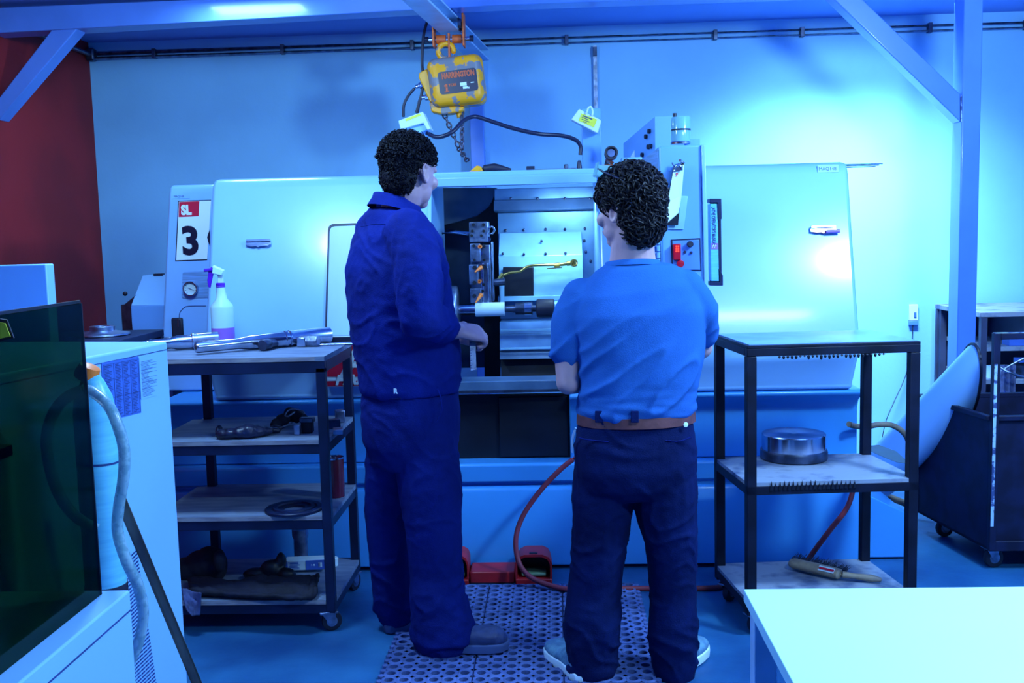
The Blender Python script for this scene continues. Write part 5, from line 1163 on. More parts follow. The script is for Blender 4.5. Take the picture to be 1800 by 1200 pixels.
obj('handle_frame', MB().box(q[0].x-.002,q[0].x+.028,4.50,4.53,zb3,hz_).box(q[0].x+.0281,q[0].x+.95,4.50,4.525,hz_-.028,hz_).box(q[0].x+.92,q[0].x+.95,4.50,4.53,zb3,hz_-.029), 'bin_metal', bc_, bevel=.003)
obj('chipped_edge', MB().box(q[0].x+.001,q[0].x+.014,4.4975,4.4999,P(1735,925,4.5).z,P(1735,640,4.5).z), 'chipped_paint', bc_)
obj('handle_worn_strip', MB().box(q[0].x+.0,q[0].x+.9,4.499,4.523,hz_+.0003,hz_+.002), 'chipped_paint', bc_)
for (x_,y_) in ((q[0].x+.04,4.58),(q[1].x-.06,4.58),(q[2].x-.06,5.08),(q[3].x+.09,5.05)): caster((x_,y_,zb3-.002), bc_, min(.05,(zb3-.01)/2), .2)
# socket on the wall, cable
so = thing('wall_socket', 'small white wall socket between the right trolley and blue column', 'socket', P(1604,550,YW))
a = P(1597,535,YW); b = P(1612,563,YW)
obj('socket_plate', MB().box(a.x,b.x,YW-.02,YW-.001,b.z,a.z), 'paper', so, bevel=.003)
obj('rocker_switch', MB().box(b.x-.028,b.x-.014,YW-.026,YW-.0201,b.z+.025,b.z+.055), 'decal_blue', so)
obj('socket_edge', MB().box(a.x,b.x,YW-.024,YW-.001,b.z-.028,b.z-.002), 'frame_paint', so, bevel=.002)
tag(obj('thin_cable', MB().tube([P(1605,567,YW-.01),P(1602,610,YW-.02),P(1592,660,YW-.03),P(1570,710,YW-.06),P(1556,745,YW-.1),P(1550,790,YW-.15),P(1560,860,YW-.2)], .003, 6, smooth=5), 'steel_dark', loc=P(1602,610,YW-.02), smooth=60), 'thin dark cable drooping down the wall from the socket', 'cable')
# shelf unit beyond the column
xs0, ys0 = P(1722,560,6.0).x, 6.0; zsh = P(1760,548,6.0).z
su = thing('storage_rack', 'dark storage rack with worn top beyond the blue column', 'shelf', (xs0+.4,6.3,0))
obj('rack_top', MB().box(xs0,xs0+1.0,ys0,6.7,zsh-.03,zsh), 'plywood_worn', su, bevel=.003)
obj('rack_back', MB().box(xs0,xs0+1.0,6.66,6.69,.1,zsh-.031), 'shelf_dark', su)
for x_ in (xs0+.01,xs0+.95):
    for y_ in (6.0,6.62): obj('leg', MB().box(x_,x_+.035,y_,y_+.035,0,zsh-.031), 'shelf_dark', su)
for py in (610,668,730):
    z_ = P(1760,py,6.0).z
    if z_ > .12: obj('rack_shelf', MB().box(xs0+.05,xs0+.94,6.02,6.65,z_-.025,z_), 'plywood_worn' if py < 700 else 'shelf_dark', su)
obj('rack_divider', MB().box(xs0+.30,xs0+.32,6.01,6.6,P(1760,608,6.0).z+.0,zsh-.032), 'shelf_dark', su)
z_ = P(1760,668,6.0).z
def small(name, label, cat, px, py_top, w_, z, m_, parts=None, r=True):
    x_ = P(px,600,6.1).x; t_ = thing(name, label, cat, (x_,6.1,z)); h_ = P(px,py_top,6.1).z-z
    obj(parts or 'body', MB().lathe([(w_*.9,.001),(w_,.01),(w_,h_*.75),(w_*.5,h_*.9),(w_*.45,h_)], (x_,6.1,z), n=20) if r else MB().box(x_-w_,x_+w_,6.05,6.15,z+.001,z+h_), m_, t_, smooth=40 if r else None)
    return t_
z6 = P(1760,668,6.0).z; z7 = P(1760,730,6.0).z; z5 = P(1760,610,6.0).z
t_ = small('storage_jar', 'blue-lidded jar on the middle shelf of the dark rack', 'jar', 1792, 634, .045, z6, 'steel_dark')
obj('jar_lid', MB().cyl((P(1792,600,6.1).x,6.1,P(1792,636,6.1).z),(P(1792,600,6.1).x,6.1,P(1792,628,6.1).z),.03), 'decal_blue', t_)
small('blue_drum', 'bright blue drum on the lower shelf of the dark rack', 'drum', 1793, 690, .055, z7, 'decal_blue')
small('pale_carton', 'pale box lying on the middle shelf of the dark rack', 'box', 1756, 643, .06, z6, 'paper', r=False)
small('blue_tin', 'small vivid blue tin on the upper shelf of the dark rack', 'tin', 1783, 594, .05, z5, 'decal_blue', r=False)
tag(obj('hanging_cloth', MB().add([(P(1763+i*5,600,5.95).x, 5.97-.012*(i%2), P(1763,642,5.95).z if j == 0 else P(1760,728,5.95).z) for i in range(6) for j in (0,1)], [(2*i,2*i+2,2*i+3,2*i+1) for i in range(5)]), 'grey_cloth', loc=(P(1775,642,5.95).x,5.97,P(1775,642,5.95).z)), 'pale grey cloth hanging down the front of the dark rack', 'cloth').modifiers.new('t','SOLIDIFY').thickness = .006
tag(obj('cable_bundle', MB().tube([P(1748,636,5.9),P(1762,648,5.88),P(1776,655,5.86),P(1800,662,5.86),P(1830,660,5.86)], .008, 8, smooth=6).tube([P(1760,652,5.9),P(1780,640,5.88),P(1800,630,5.86)], .006, 8, smooth=6), 'steel_rough', loc=P(1762,648,5.9), smooth=60), 'tangled grey cables trailing over the dark rack shelf', 'cable')
# ================================================================ PEOPLE
def hand(mb, wr, d, pn, ts, s=1., curl=.9, thumb_in=.6):
    """wr wrist, d direction of the metacarpals, pn palm normal (out of the palm), ts towards the thumb side"""
    d = d.normalized(); pn = (pn-d*pn.dot(d)).normalized(); ts = (ts-d*ts.dot(d)-pn*ts.dot(pn)).normalized()
    mb.loft([(wr-d*.01*s, ts*.026*s, pn*.019*s),(wr+d*.02*s, ts*.032*s, pn*.018*s),(wr+d*.055*s, ts*.040*s, pn*.016*s),(wr+d*.085*s, ts*.041*s, pn*.013*s),(wr+d*.095*s, ts*.036*s, pn*.009*s)], 20, 2.4)
    for k, (off, L) in enumerate(((.030,.072),(.010,.080),(-.010,.074),(-.029,.058))):
        p = wr+d*(.088-.004*abs(k-1))*s+ts*off*s; q_ = [p]; a = curl*.45; dd = d
        for f_, c_ in ((.44,curl*.95),(.30,curl*1.0),(.26,curl*.7)):
            dd = d*cos(a)+pn*sin(a); p = p+dd*L*f_*s; q_.append(p); a += c_
        rr2 = [.0095*s,.0090*s,.0080*s,.0068*s]
        mb.tube(spline(q_,4), [lerpl(rr2,i/12) for i in range(13)], 10); mb.sph(q_[-1], .0068*s, 8, 6); mb.sph(q_[0], .0095*s, 8, 6)
    b = wr+d*.022*s+ts*.026*s; t1 = b+(d*.7+ts*.6+pn*.25*thumb_in).normalized()*.038*s; t2 = t1+(d*.8+ts*.05+pn*thumb_in).normalized()*.030*s; t3 = t2+(d*.7-ts*.3+pn*thumb_in*1.2).normalized()*.024*s
    mb.tube(spline([b-d*.01*s,b,t1,t2,t3],4), [lerpl([.013*s,.013*s,.0105*s,.0095*s,.0075*s],i/16) for i in range(17)], 10); mb.sph(t3,.0075*s,8,6)
def head(mb, c, f, upv, s=1.):
    f = f.normalized(); upv = (upv-f*upv.dot(f)).normalized(); r = f.cross(upv)
    e = lambda a, b, k, ra, rb, rk: mb.ell(c+f*a*s+r*b*s+upv*k*s, f*ra*s, r*rb*s, upv*rk*s, 20, 14)
    e(-.012,0,.035,.096,.076,.088); e(.012,0,-.005,.078,.066,.085); e(.035,0,-.055,.055,.055,.050); e(.062,0,-.088,.026,.028,.022)
    e(.045,.0,.040,.052,.060,.045)                                 # brow
    e(.078,.035,-.020,.018,.020,.022); e(.078,-.035,-.020,.018,.020,.022)   # cheeks
    e(.079,.028,.022,.013,.022,.008); e(.079,-.028,.022,.013,.022,.008)     # brow ridges
    mb.loft([(c+f*.088*s+upv*.018*s, r*.007*s, f*.010*s),(c+f*.102*s-upv*.012*s, r*.010*s, f*.014*s),(c+f*.108*s-upv*.028*s, r*.015*s, f*.013*s),(c+f*.095*s-upv*.036*s, r*.012*s, f*.012*s)], 14)
    e(.088,0,-.055,.012,.024,.006); e(.086,0,-.066,.012,.021,.007)          # lips
    for q_ in (-1, 1):                                             # ears
        b = c+r*q_*.077*s-f*.008*s-upv*.005*s
        pts = [b+(upv*cos(t)*.030+f*sin(t)*.017-f*.006*cos(t))*s+r*q_*(.010-.006*sin(t))*s for t in [2*pi*k/14 for k in range(14)]]
        mb.tube(pts, .0055*s, 8, closed=True); mb.ell(b, f*.015*s, r*.005*s, upv*.026*s, 12, 8); mb.ell(b-upv*.026*s+f*.004*s, f*.009*s, r*.006*s, upv*.010*s, 10, 8)
    return r
def eyes(root, c, f, upv, s=1.):
    f = f.normalized(); upv = (upv-f*upv.dot(f)).normalized(); r = f.cross(upv)
    for q_ in (-1, 1):
        b = c+f*.075*s+r*q_*.031*s+upv*.004*s
        o_ = obj('eye', MB().sph(b, .0115*s, 16, 12), 'rail_paint', root, smooth=180)
        obj('iris', MB().lathe([(.0055*s,0),(.001,.001)], b+f*.0113*s, f, 14), 'hair', o_)
def folds(segs, amp, fx=(9,9,22), seed=0, extra=None):
    def fn(co, n_):
        p = V(co.x*fx[0]+seed, co.y*fx[1], co.z*fx[2]); a = noise.noise(p + V(0,0,1.5*noise.noise(co*7)))
        rd = (1-abs(a)*2)**3 if abs(a) < .5 else 0
        k = amp*(rd*.9+noise.noise(p*.6)*.8)+amp*.3*noise.noise(co*45)
        if extra: k *= extra(co)
        return k
    return fn
def sec(c, f, rx, ry): 
    f = f.normalized(); r = V(f.y,-f.x,0); return (c, r*rx, f*ry)
# ---------------- curly-haired man in blue work clothes (left)
D1 = 3.76; f1 = V(.80,.60,0).normalized(); r1 = V(f1.y,-f1.x,0)
m1 = thing('person', 'man in dark blue work shirt and trousers holding a steel ruler', 'person', G(745,1150,0))
hf = V(.62,.78,-.16).normalized()
hc1 = P(720,305,D1)+V(0,.0,0)
neck0, neck1 = P(700,372,D1), hc1-V(0,0,.07)-hf*.02
near = lambda px, py, k=-.14: P(px,py,D1+k)
SR = near(728,415,-.20); ER = near(745,560,-.25); WR = near(800,580,-.12)
SL = P(665,410,D1+.16); EL = P(735,560,D1+.26); WL = P(800,590,D1+.15)
def legpts(lst): return [P(a,b,y) for a,b,y in lst]
nl = [(742,740,D1-.06),(758,900,D1-.06),(766,1010,D1-.05),(768,1120,D1-.06)]
fl_ = [(690,745,D1+.08),(685,900,D1+.10),(688,1000,D1+.12),(694,1095,D1+.14)]
body = MB(); r = head(body, hc1, hf, V(0,0,1), 1.08)
body.tube(spline([neck0-V(0,0,.07), neck0, neck1, hc1-V(0,0,.02)-hf*.01],4), [lerpl([.082,.066,.062,.058],i/12) for i in range(13)], 20)
body.loft([sec(P(700,385,D1),f1,.10,.07),sec(P(703,410,D1),f1,.19,.09),sec(P(703,470,D1),f1,.19,.13),sec(P(712,560,D1),f1,.17,.13),sec(P(720,640,D1),f1,.17,.13),sec(P(720,720,D1),f1,.17,.13),sec(P(722,780,D1),f1,.14,.11)], 24)
body.limb([SR,ER], [.05,.042]); body.limb([ER,WR], [.044,.034]); body.limb([SL,EL],[.05,.042]); body.limb([EL,WL],[.042,.029])
body.limb(legpts(nl), [.085,.06,.05,.04]); body.limb(legpts(fl_), [.085,.06,.05,.04])
hd1 = V(.66,.42,-.14).normalized()
hand(body, WR+hd1*.005, hd1, V(-.45,.35,-.75), V(-.5,.55,.6), 1.14, 1.25, .9)
hdl = V(.9,-.1,-.1); hand(body, WL, hdl, V(0,-.8,-.5), V(0,-.3,1), 1.02, 1.1, .8)
bm_ = remesh(body, .0052, 3); obj('body', None, 'skin_tan', m1, mesh=bm_, smooth=180)
eyes(m1, hc1, hf, V(0,0,1), 1.08)
# shirt
sh = MB()
sh.loft([sec(P(690,366,D1),f1,.085,.078),sec(P(690,376,D1),f1,.125,.09),sec(P(694,395,D1),f1,.195,.105),sec(P(697,420,D1),f1,.225,.135),sec(P(698,470,D1),f1,.235,.165),
  sec(P(702,530,D1),f1,.225,.175),sec(P(712,590,D1),f1,.21,.185),sec(P(720,640,D1),f1,.20,.185),sec(P(720,675,D1),f1,.20,.18),sec(P(720,688,D1),f1,.195,.175)], 36, 2.2)
sh.limb([SR+V(-.03,.04,.01), SR+V(.005,-.005,-.06), SR.lerp(ER,.5)+V(0,-.01,0), ER+V(-.01,0,0)], [.085,.088,.084,.078])
cuff = ER.lerp(WR,.60); sh.limb([ER+V(-.005,0,.0), ER.lerp(WR,.3), cuff], [.076,.070,.060])
sh.limb([SL, SL.lerp(EL,.5), EL], [.085,.08,.07]); sh.limb([EL, EL.lerp(WL,.6)], [.068,.055])
fm = remesh(sh, .0075, 5, folds(None, .0075, (5,5,8), 3))
obj('work_shirt', None, 'coverall_blue', m1, mesh=fm, smooth=180)
# collar
def ringpts(c, f, rx, ry, n=24, dz=lambda t: 0): 
    r_ = V(f.y,-f.x,0); return [c+r_*rx*cos(2*pi*j/n)+f*ry*sin(2*pi*j/n)+V(0,0,dz(2*pi*j/n)) for j in range(n)]
cc1 = P(697,356,D1)
dzf = lambda t: -.028*sin(t)-.004
cl_m = MB().rings([ringpts(cc1-V(0,0,.028)-f1*.01,f1,.104,.098,28,dzf), ringpts(cc1+V(0,0,.0),f1,.092,.088,28,dzf), ringpts(cc1+V(0,0,.016),f1,.085,.082,28,dzf), ringpts(cc1+V(0,0,.010),f1,.078,.075,28,dzf), ringpts(cc1-V(0,0,.03),f1,.078,.075,28,dzf)], cap=False)
obj('collar', cl_m, 'coverall_blue', m1, smooth=180)
obj('collar_tip', MB().prism([P(735,388,D1-.11),P(752,392,D1-.10),P(750,386,D1-.10)], (0,.01,0)), 'coverall_blue', m1, bevel=.001)
# trousers
tr_ = MB()
tr_.loft([sec(P(720,662,D1),f1,.175,.165),sec(P(720,690,D1),f1,.182,.17),sec(P(720,730,D1),f1,.188,.178),sec(P(722,775,D1),f1,.185,.17),sec(P(725,815,D1),f1,.15,.14)], 36, 2.2)
tr_.limb([P(742,760,D1-.05),P(756,850,D1-.07),P(762,930,D1-.07),P(768,1020,D1-.06),P(776,1098,D1-.07),P(780,1116,D1-.07)], [.125,.118,.104,.100,.110,.114])
tr_.limb([P(700,760,D1+.07),P(690,850,D1+.10),P(684,930,D1+.12),P(688,1010,D1+.13),P(696,1075,D1+.14)], [.118,.105,.090,.082,.072])
def cuff_loft(m_, a, ra, b, rb, zb):
    b2 = V(b.x, b.y, zb); m_.loft([(a.lerp(b2, t), V(1,0,0)*(ra+(rb-ra)*t), V(0,1,0)*(ra+(rb-ra)*t)*.95) for t in (0,.3,.6,.85,1)], 28)
cuff_loft(tr_, P(766,1010,D1-.07), .098, P(781,1128,D1-.085), .122, .055)
cuff_loft(tr_, P(688,1010,D1+.13), .080, P(694,1085,D1+.14), .080, .075)
def ankle(co): return 1+1.3*max(0,1-abs(co.z-.15)/.18)
fm = remesh(tr_, .0078, 4, folds(None, .0055, (6,6,8), 8, ankle))
obj('trousers', None, 'trouser_blue', m1, mesh=fm, smooth=180)
p_ = P(698,686,D1-.205)
bk_ = MB().bar(P(692,683,D1-.21)*1,P(703,683,D1-.21),.002,.003)
hit = RP(697,686,P(720,690,D1)-f1*.2,V(-.25,-.97,0))
text('trouser_tag', 'R', .024, RP(692,691,V(p_.x,p_.y-.0,p_.z),V(-.3,-.95,0)), (.95,-.3,0), (0,0,1), 'decal_white', m1, ext=.001, bold=.001)
obj('back_pocket_seam', MB().tube([P(657,694,D1-.09),P(672,699,D1-.15),P(692,701,D1-.192),P(705,700,D1-.205)], .0022, 6, smooth=4), 'trouser_navy', m1, smooth=60)
obj('side_pocket_seam', MB().tube([P(768,680,D1-.20),P(775,700,D1-.205),P(776,722,D1-.20),P(768,742,D1-.195)], .0022, 6, smooth=4), 'coverall_blue', m1, smooth=60)
obj('pocket_flap', MB().prism([P(764,448,D1-.165),P(783,466,D1-.12),P(782,478,D1-.12),P(766,462,D1-.165)], (.004,.012,0)), 'coverall_blue', m1, bevel=.002)
obj('yoke_seam', MB().tube([P(634,398,D1-.12)+V(0,0,0), P(660,394,D1-.185), P(690,396,D1-.19), P(712,402,D1-.20)], .0018, 6, smooth=4), 'trouser_blue', m1, smooth=60)
# boots
def shoe(root, heel, toe, w_, m_up, m_sole, h=.10, nm='boot', lace=True, grp=None):
    d = toe-heel; L = d.length; d.normalize(); s_ = V(-d.y,d.x,0); z = V(0,0,1)
    outline = [(0,.30),(.05,.62),(.20,.78),(.40,.70),(.60,.92),(.80,1.0),(.93,.78),(1.0,.30)]
    pl = [heel+d*L*t+s_*w_/2*k for t, k in outline] + [heel+d*L*t-s_*w_/2*k for t, k in outline[::-1]]
    b0 = .004
    so_ = MB().rings([[p+z*b0 for p in pl],[p+z*(b0+.026)+(p-heel-d*L/2)*.03 for p in pl],[p+z*(b0+.034) for p in pl]])
    u_ = MB()
    secs = []
    for t, hw_, hh_ in ((.03,.26,.5),(.12,.34,.95),(.28,.36,1.0),(.42,.36,.86),(.56,.42,.62),(.72,.48,.60),(.86,.45,.60),(.95,.34,.46),(.99,.14,.26)):
        c_ = heel+d*L*t+z*(b0+.02+h*hh_*.42); secs.append((c_, s_*w_*hw_*1.0, z*(h*hh_*.52)))
    u_.loft(secs, 24, 2.3); u_.limb([heel+d*L*.27+z*.05, heel+d*L*.27+z*(h-.01)], [.040,.040])
    me = remesh(u_, .005, 4, lambda co, n_: .0015*noise.noise(co*40))
    up_ = obj(nm, None, m_up, root, mesh=me, smooth=180)
    obj('sole', so_, m_sole, up_, bevel=.003)
    if lace:
        lm = MB()
        for k in range(5):
            t = .38+.055*k; zt2 = b0+.02+h*(.92-.12*k); c_ = heel+d*L*t+z*zt2
            lm.tube([c_+s_*.022-z*.012, c_+z*.004, c_-s_*.022-z*.012], .0025, 6, smooth=4)
        obj('laces', lm, m_sole, up_, smooth=60)
    return up_
hz2 = .014
H1 = G(737,1150,hz2+.01); T1 = G(886,1142,hz2+.01); H1.z = T1.z = .015; H1.y += .05; T1.y += .03
shoe(m1, H1, H1+(T1-H1).normalized()*.325, .115, 'boot_leather', 'boot_sole', .115)
H2 = G(676,1112,0); T2 = H2+V(.9,.44,0)*.31; H2.z = T2.z = 0
shoe(m1, H2, T2, .11, 'boot_leather', 'boot_sole', .115)
# ruler held in the right hand (top-level: held thing)
ra_, rb_ = P(830,592,D1-.07), P(832,650,D1-.10)
rl = thing('steel_ruler', 'narrow steel ruler pointing down from the left man\'s hand', 'ruler', rb_)
obj('blade', MB().obox((ra_+rb_)/2, (ra_-rb_)/2, V(.010,.006,0), V(-.001,.002,0)), 'steel_rough', rl)
obj('scale_marks', MB().add(*(lambda vs, fs: (vs, fs))([p for i in range(12) for p in (rb_.lerp(ra_,.06+i*.075)+V(-.009,-.008,0), rb_.lerp(ra_,.06+i*.075)+V(-.003,-.005,0), rb_.lerp(ra_,.08+i*.075)+V(-.003,-.005,0), rb_.lerp(ra_,.08+i*.075)+V(-.009,-.008,0))], [tuple(range(4*i,4*i+4)) for i in range(12)])), 'print_ink', rl)
# hair
def hair(root, c, f, upv, s, m_, n, thick, seed, wave=False, hang=0.):
    random.seed(seed); f = f.normalized(); upv = (upv-f*upv.dot(f)).normalized(); r = f.cross(upv)
    E1 = (c-f*.016*s+upv*.036*s, .094*s, .078*s, .090*s); E2 = (c-f*.042*s-upv*(.012+hang)*s, .055*s, .067*s, .075*s)
    base = MB()
    for cc, ra, rb, rk in (E1, E2): base.ell(cc, f*ra, r*rb, upv*rk, 28, 20)
    def bare(q_):
        a, b, k = q_.dot(f)/s, abs(q_.dot(r))/s, q_.dot(upv)/s
        return (a > .045 and k < .062) or (a > -.022 and k < .030 and b > .04) or (a > -.03 and k < .01)
    me = remesh(base, .005, 3, lambda co, n_: thick*.35+thick*.35*noise.noise(co*45)+thick*.25*noise.noise(co*95))
    import bmesh
    bm = bmesh.new(); bm.from_mesh(me); bmesh.ops.delete(bm, geom=[v for v in bm.verts if bare(v.co-c)], context='VERTS'); bm.to_mesh(me); bm.free()
    o_ = obj('hair', None, m_, root, mesh=me, smooth=180)
    cu_ = MB(); k = 0
    while k < n:
        E = E1 if random.random() < .68 else E2; cc, ra, rb, rk = E
        z_ = random.uniform(-1, 1); th = random.uniform(0, 2*pi); w_ = sqrt(1-z_*z_)
        dq = f*cos(th)*w_+r*sin(th)*w_+upv*z_; p = cc+f*dq.dot(f)*ra+r*dq.dot(r)*rb+upv*dq.dot(upv)*rk; q_ = p-c
        o2 = E2 if E is E1 else E1; qq = p-o2[0]
        if (qq.dot(f)/o2[1])**2+(qq.dot(r)/o2[2])**2+(qq.dot(upv)/o2[3])**2 < .9 or bare(q_): continue
        k += 1; kk2 = q_.dot(upv)/s
        t1_, t2_ = frame(dq)
        if wave:
            dn = (-upv*(.9 if kk2 < .09 else .3)+t1_*random.uniform(-.9,.9)+t2_*random.uniform(-.9,.9)-f*.2); dn = (dn-dq*dn.dot(dq)).normalized(); sd = dq.cross(dn)
            L = random.uniform(.035,.065); a0 = random.uniform(0,6.28); am = random.uniform(.005,.009); up_ = random.uniform(.4,1.)*thick
            pts = [p+dn*L*t+sd*am*sin(a0+t*6)+dq*(up_*(.35+.75*sin(pi*min(t*1.15,1)))+.003*cos(a0+t*6)-L*L*t*t*5) for t in [i/8 for i in range(9)]]
            cu_.tube(pts, [.0018,.0028,.0028,.0022,.0006], 4, cap=False)
        else:
            fd = 1. if kk2 > .035 else .45
            ax2 = (dq*.35+t1_*random.uniform(-1,1)+t2_*random.uniform(-1,1)).normalized(); u_, v_ = frame(ax2); R_ = random.uniform(.0045,.0075)*fd; a0 = random.uniform(0,6.28); cc2 = p+dq*thick*random.uniform(.25,1.)*fd
            pts = [cc2+(u_*cos(a0+t*6.5)+v_*sin(a0+t*6.5))*R_+ax2*.010*(t-.5) for t in [i/9 for i in range(10)]]
            cu_.tube(pts, [.0014,.0020,.0020,.0012], 4, cap=False)
    obj('curls', cu_, m_, o_, smooth=60)
    return o_
hair(m1, hc1, hf, V(0,0,1), 1.10, 'hair', 2600, .016, 11)
# ---------------- man in t-shirt (right)
D2 = 3.46; f2 = V(-.10,1,0).normalized()
m2 = thing('person', 'man in blue t-shirt and navy trousers seen from behind with curly dark hair', 'person', G(1110,1205,0))
hf2 = V(-.76,.63,-.10).normalized(); hc2 = P(1104,370,D2)
SL2, SR2 = P(1008,532,D2+.02), P(1220,514,D2+.02)
EL2, ER2 = P(999,672,D2+.0), P(1232,610,D2+.16)
WL2, WR2 = P(1062,664,D2+.30), P(1150,640,D2+.36)
body = MB(); head(body, hc2, hf2, V(0,0,1), 1.06)
body.tube(spline([P(1112,480,D2+.03), P(1112,448,D2+.02), P(1112,415,D2), hc2-V(0,0,.02)],4), [lerpl([.085,.076,.068,.06],i/12) for i in range(13)], 20)
body.loft([sec(P(1112,462,D2+.02),f2,.078,.06),sec(P(1113,485,D2+.02),f2,.12,.075),sec(P(1118,520,D2+.01),f2,.17,.09),sec(P(1120,560,D2),f2,.18,.10),sec(P(1120,640,D2),f2,.165,.10),sec(P(1118,730,D2),f2,.155,.10),sec(P(1115,800,D2),f2,.16,.11),sec(P(1115,850,D2),f2,.12,.09)], 24)
body.limb([SL2+V(.03,0,-.01),SL2.lerp(EL2,.5)+V(-.004,0,0),EL2], [.035,.050,.042]); body.limb([EL2,EL2.lerp(WL2,.35),WL2], [.041,.043,.029]); body.limb([SR2+V(-.03,0,-.01),ER2],[.035,.042]); body.limb([ER2,WR2],[.042,.028])
lg1 = [P(1060,820,D2),P(1048,970,D2),P(1040,1060,D2+.01),P(1035,1160,D2)]
lg2 = [P(1165,820,D2),P(1180,970,D2),P(1184,1060,D2+.01),P(1190,1165,D2)]
body.limb(lg1,[.08,.055,.05,.04]); body.limb(lg2,[.08,.055,.05,.04])
hand(body, WL2, (P(1120,640,D2+.40)-WL2), V(.2,.3,-.9), V(.0,.8,.5), 1., .7, .5)
hand(body, WR2, (P(1090,655,D2+.42)-WR2), V(.1,-.6,-.8), V(0,.3,.9), 1., .9, .6)
obj('body', None, 'skin', m2, mesh=remesh(body, .0052, 3), smooth=180)
eyes(m2, hc2, hf2, V(0,0,1), 1.06)
def tsec(c, rx, ry, tz): c, u_, v_ = sec(c, f2, rx, ry); return (c, u_+V(0,0,tz), v_)
ts_ = MB()
ts_.loft([sec(P(1112,461,D2+.02),f2,.088,.068),tsec(P(1113,470,D2+.02),.13,.085,.010),tsec(P(1115,486,D2+.02),.172,.10,.022),tsec(P(1119,510,D2+.01),.205,.115,.022),tsec(P(1123,550,D2),.218,.13,.010),
  sec(P(1128,610,D2),f2,.215,.135),sec(P(1126,660,D2),f2,.205,.135),sec(P(1121,700,D2),f2,.197,.135),sec(P(1119,722,D2),f2,.197,.135),sec(P(1119,730,D2),f2,.190,.13)], 40, 2.3)
ts_.limb([SL2+V(.03,0,.015),SL2.lerp(EL2,.25)+V(-.004,0,0),SL2.lerp(EL2,.62)+V(-.012,0,0)], [.070,.068,.056])
ts_.limb([SR2+V(-.03,0,.012),SR2.lerp(ER2,.30)+V(.008,0,0),SR2.lerp(ER2,.72)+V(.012,0,.0)], [.070,.066,.052])
def tfn(co, n_):
    xx = co.x-P(1020,600,D2).x; p = V((co.x*.72-co.z*.70)*13, co.y*4, (co.x*.70+co.z*.72)*3.2)
    a = noise.noise(p+V(4,0,0)); rd = max(0,1-abs(a)*3.2)**2
    hem = max(0, 1-abs(co.z-P(1120,712,D2).z)/.10); low_ = max(0, min(1, (P(1120,500,D2).z-co.z)/.25))
    return .011*rd*low_ + .004*noise.noise(co*9)+hem*.007*noise.noise(V(co.x*9,co.y*9,co.z*50))
obj('tshirt', None, 'tshirt_blue', m2, mesh=remesh(ts_, .0075, 5, tfn), smooth=180)
cN = P(1112,463,D2+.02)
obj('neckband', MB().rings([ringpts(cN-V(0,0,.012),f2,.100,.082,28,lambda t:-.012*sin(t)), ringpts(cN+V(0,0,.006),f2,.092,.075,28,lambda t:-.012*sin(t)), ringpts(cN+V(0,0,.006),f2,.088,.071,28,lambda t:-.012*sin(t)), ringpts(cN-V(0,0,.014),f2,.090,.073,28,lambda t:-.012*sin(t))], cap=False), 'tshirt_blue', m2, smooth=180)
tr_ = MB()
tr_.loft([sec(P(1118,726,D2),f2,.190,.125),sec(P(1117,745,D2),f2,.196,.13),sec(P(1116,780,D2),f2,.208,.140),sec(P(1116,820,D2),f2,.208,.148),sec(P(1116,850,D2),f2,.195,.13),sec(P(1116,868,D2),f2,.16,.10)], 40, 2.3)
tr_.limb([P(1062,830,D2),P(1057,900,D2),P(1053,960,D2),P(1045,1040,D2+.01),P(1040,1110,D2),P(1040,1170,D2-.0)], [.108,.103,.094,.092,.096,.084])
tr_.limb([P(1167,830,D2),P(1173,900,D2),P(1181,960,D2),P(1183,1040,D2+.01),P(1184,1110,D2),P(1186,1175,D2)], [.108,.103,.088,.080,.083,.074])
cuff_loft(tr_, P(1045,1060,D2+.01), .092, P(1040,1180,D2), .088, .03)
cuff_loft(tr_, P(1183,1060,D2+.01), .080, P(1186,1180,D2), .078, .03)
def ank2(co): return 1+1.0*max(0,1-abs(co.z-.12)/.14)+.8*max(0,1-abs(co.z-.52)/.10)
obj('trousers', None, 'trouser_navy', m2, mesh=remesh(tr_, .0078, 4, folds(None, .0055, (5,5,11), 21, ank2)), smooth=180)
bz_ = P(1118,732,D2)
obj('belt', MB().rings([ringpts(bz_-V(0,0,.018),f2,.204,.139,40),ringpts(bz_+V(0,0,.016),f2,.203,.138,40),ringpts(bz_+V(0,0,.016),f2,.196,.131,40),ringpts(bz_-V(0,0,.018),f2,.196,.131,40)], cap=False), 'leather_brown', m2, smooth=40)
for px in (1053,1116):
    t = (px-1118)/ (FPX*.204/D2); t = max(-.95,min(.95,t)); yb2 = D2-.139*sqrt(1-t*t)-.010
    obj('belt_loop', MB().prism([P(px-7,722,yb2),P(px+7,722,yb2),P(px+7,743,yb2-.004),P(px-7,743,yb2-.004)], (0,.006,0)), 'trouser_navy', m2, bevel=.002)
for s_, a_ in ((0,((1014,768),(1035,773),(1070,776))),(1,((1170,774),(1195,775),(1215,768)))):
    obj('back_pocket_seam', MB().tube([P(a,b,D2-.152+abs(a-1116)/100*.052) for a,b in a_], .0022, 6, smooth=4), 'trouser_blue', m2, smooth=60)
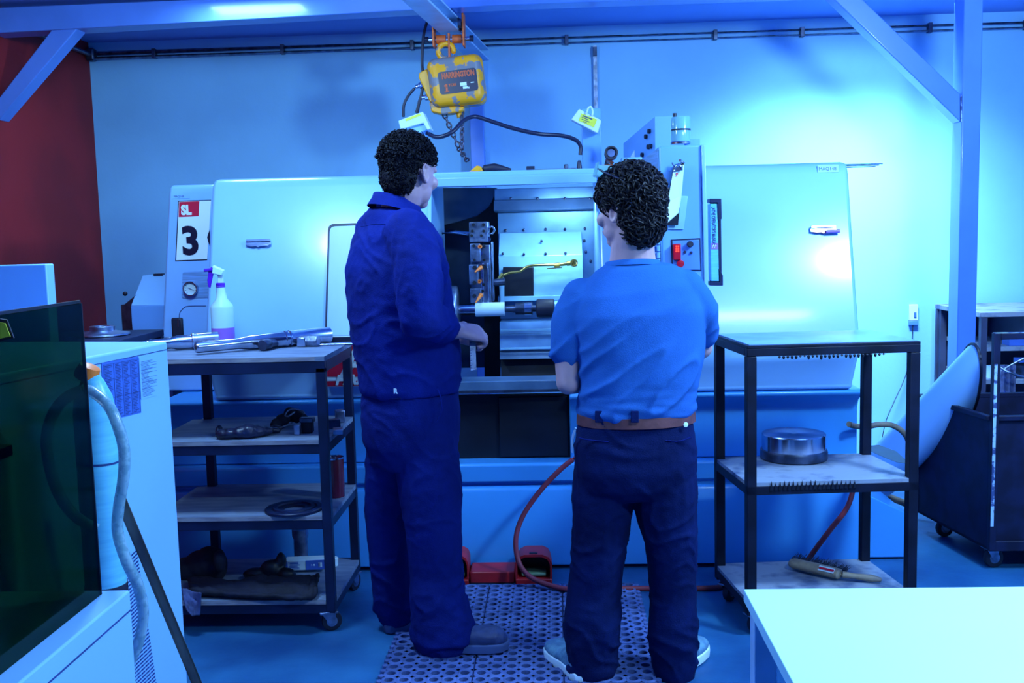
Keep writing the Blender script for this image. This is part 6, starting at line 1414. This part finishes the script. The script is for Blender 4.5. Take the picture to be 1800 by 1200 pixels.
obj('side_pocket_edge', MB().tube([P(1012,752,D2-.075),P(1006,772,D2-.06),P(1006,795,D2-.05)], .004, 6, smooth=4), 'rail_paint', m2, smooth=60)
obj('trouser_tag', MB().lathe([(.009,0),(.009,.003),(.003,.004)], P(1205,746,D2-.098), (.4,-.9,0), 7), 'decal_white', m2)
def sneaker(hx, tx_): 
    a = V(hx[0],hx[1],.001); b = V(tx_[0],tx_[1],.001)
    return shoe(m2, a, b, .112, 'shoe_grey', 'decal_white', .085, 'sneaker', False)
a = G(1030,1203,0); s1 = sneaker((a.x,a.y), (a.x-.115,a.y+.27))
a = G(1186,1196,0); s2 = sneaker((a.x,a.y), (a.x+.12,a.y+.26))
hr2 = hair(m2, hc2, hf2, V(0,0,1), 1.10, 'hair_brown', 2600, .026, 5, wave=True, hang=.012)
# safety glasses pushed up on the head
r2_ = hf2.cross(V(0,0,1)).normalized(); cg = hc2+V(0,0,.132)+hf2*.055
gls = thing('safety_glasses', 'clear safety glasses pushed up into the right man\'s hair', 'glasses', cg)
lens_ = [cg+hf2*(.060*cos(t))+r2_*(.090*sin(t))+V(0,0,.012) for t in [radians(-80+16*i) for i in range(11)]]
obj('lens', MB().rings([[p+hf2*.0-V(0,0,.018) for p in lens_]+[p*1-V(0,0,.018)-hf2*.004 for p in lens_[::-1]], [p+V(0,0,.022)-hf2*.012 for p in lens_]+[p+V(0,0,.022)-hf2*.016 for p in lens_[::-1]]]), 'beacon_glass', gls, smooth=50)
for q_ in (1, -1):
    obj('frame_arm', MB().tube([cg+r2_*.090*q_+V(0,0,.012), cg+r2_*.094*q_-hf2*.04+V(0,0,-.01), cg+r2_*.092*q_-hf2*.10-V(0,0,.04)], .0035, 8, smooth=4), 'cable_black', gls, smooth=60)

for pre, g in (('turned_shaft','turned shafts on the left trolley'),('metal_block','metal blocks on the second trolley shelf'),('hoist_cable','cables of the chain hoist'),('clear_hose','clear braided hoses'),('conduit_pipe','conduits along the walls'),('switch_box','white switch boxes on the lathe'),('shelf_trolley','shelf trolleys'),('air_hose','red air hoses')):
    for o in bpy.data.objects:
        if o.parent is None and o.name.split('.')[0] == pre: o['group'] = g
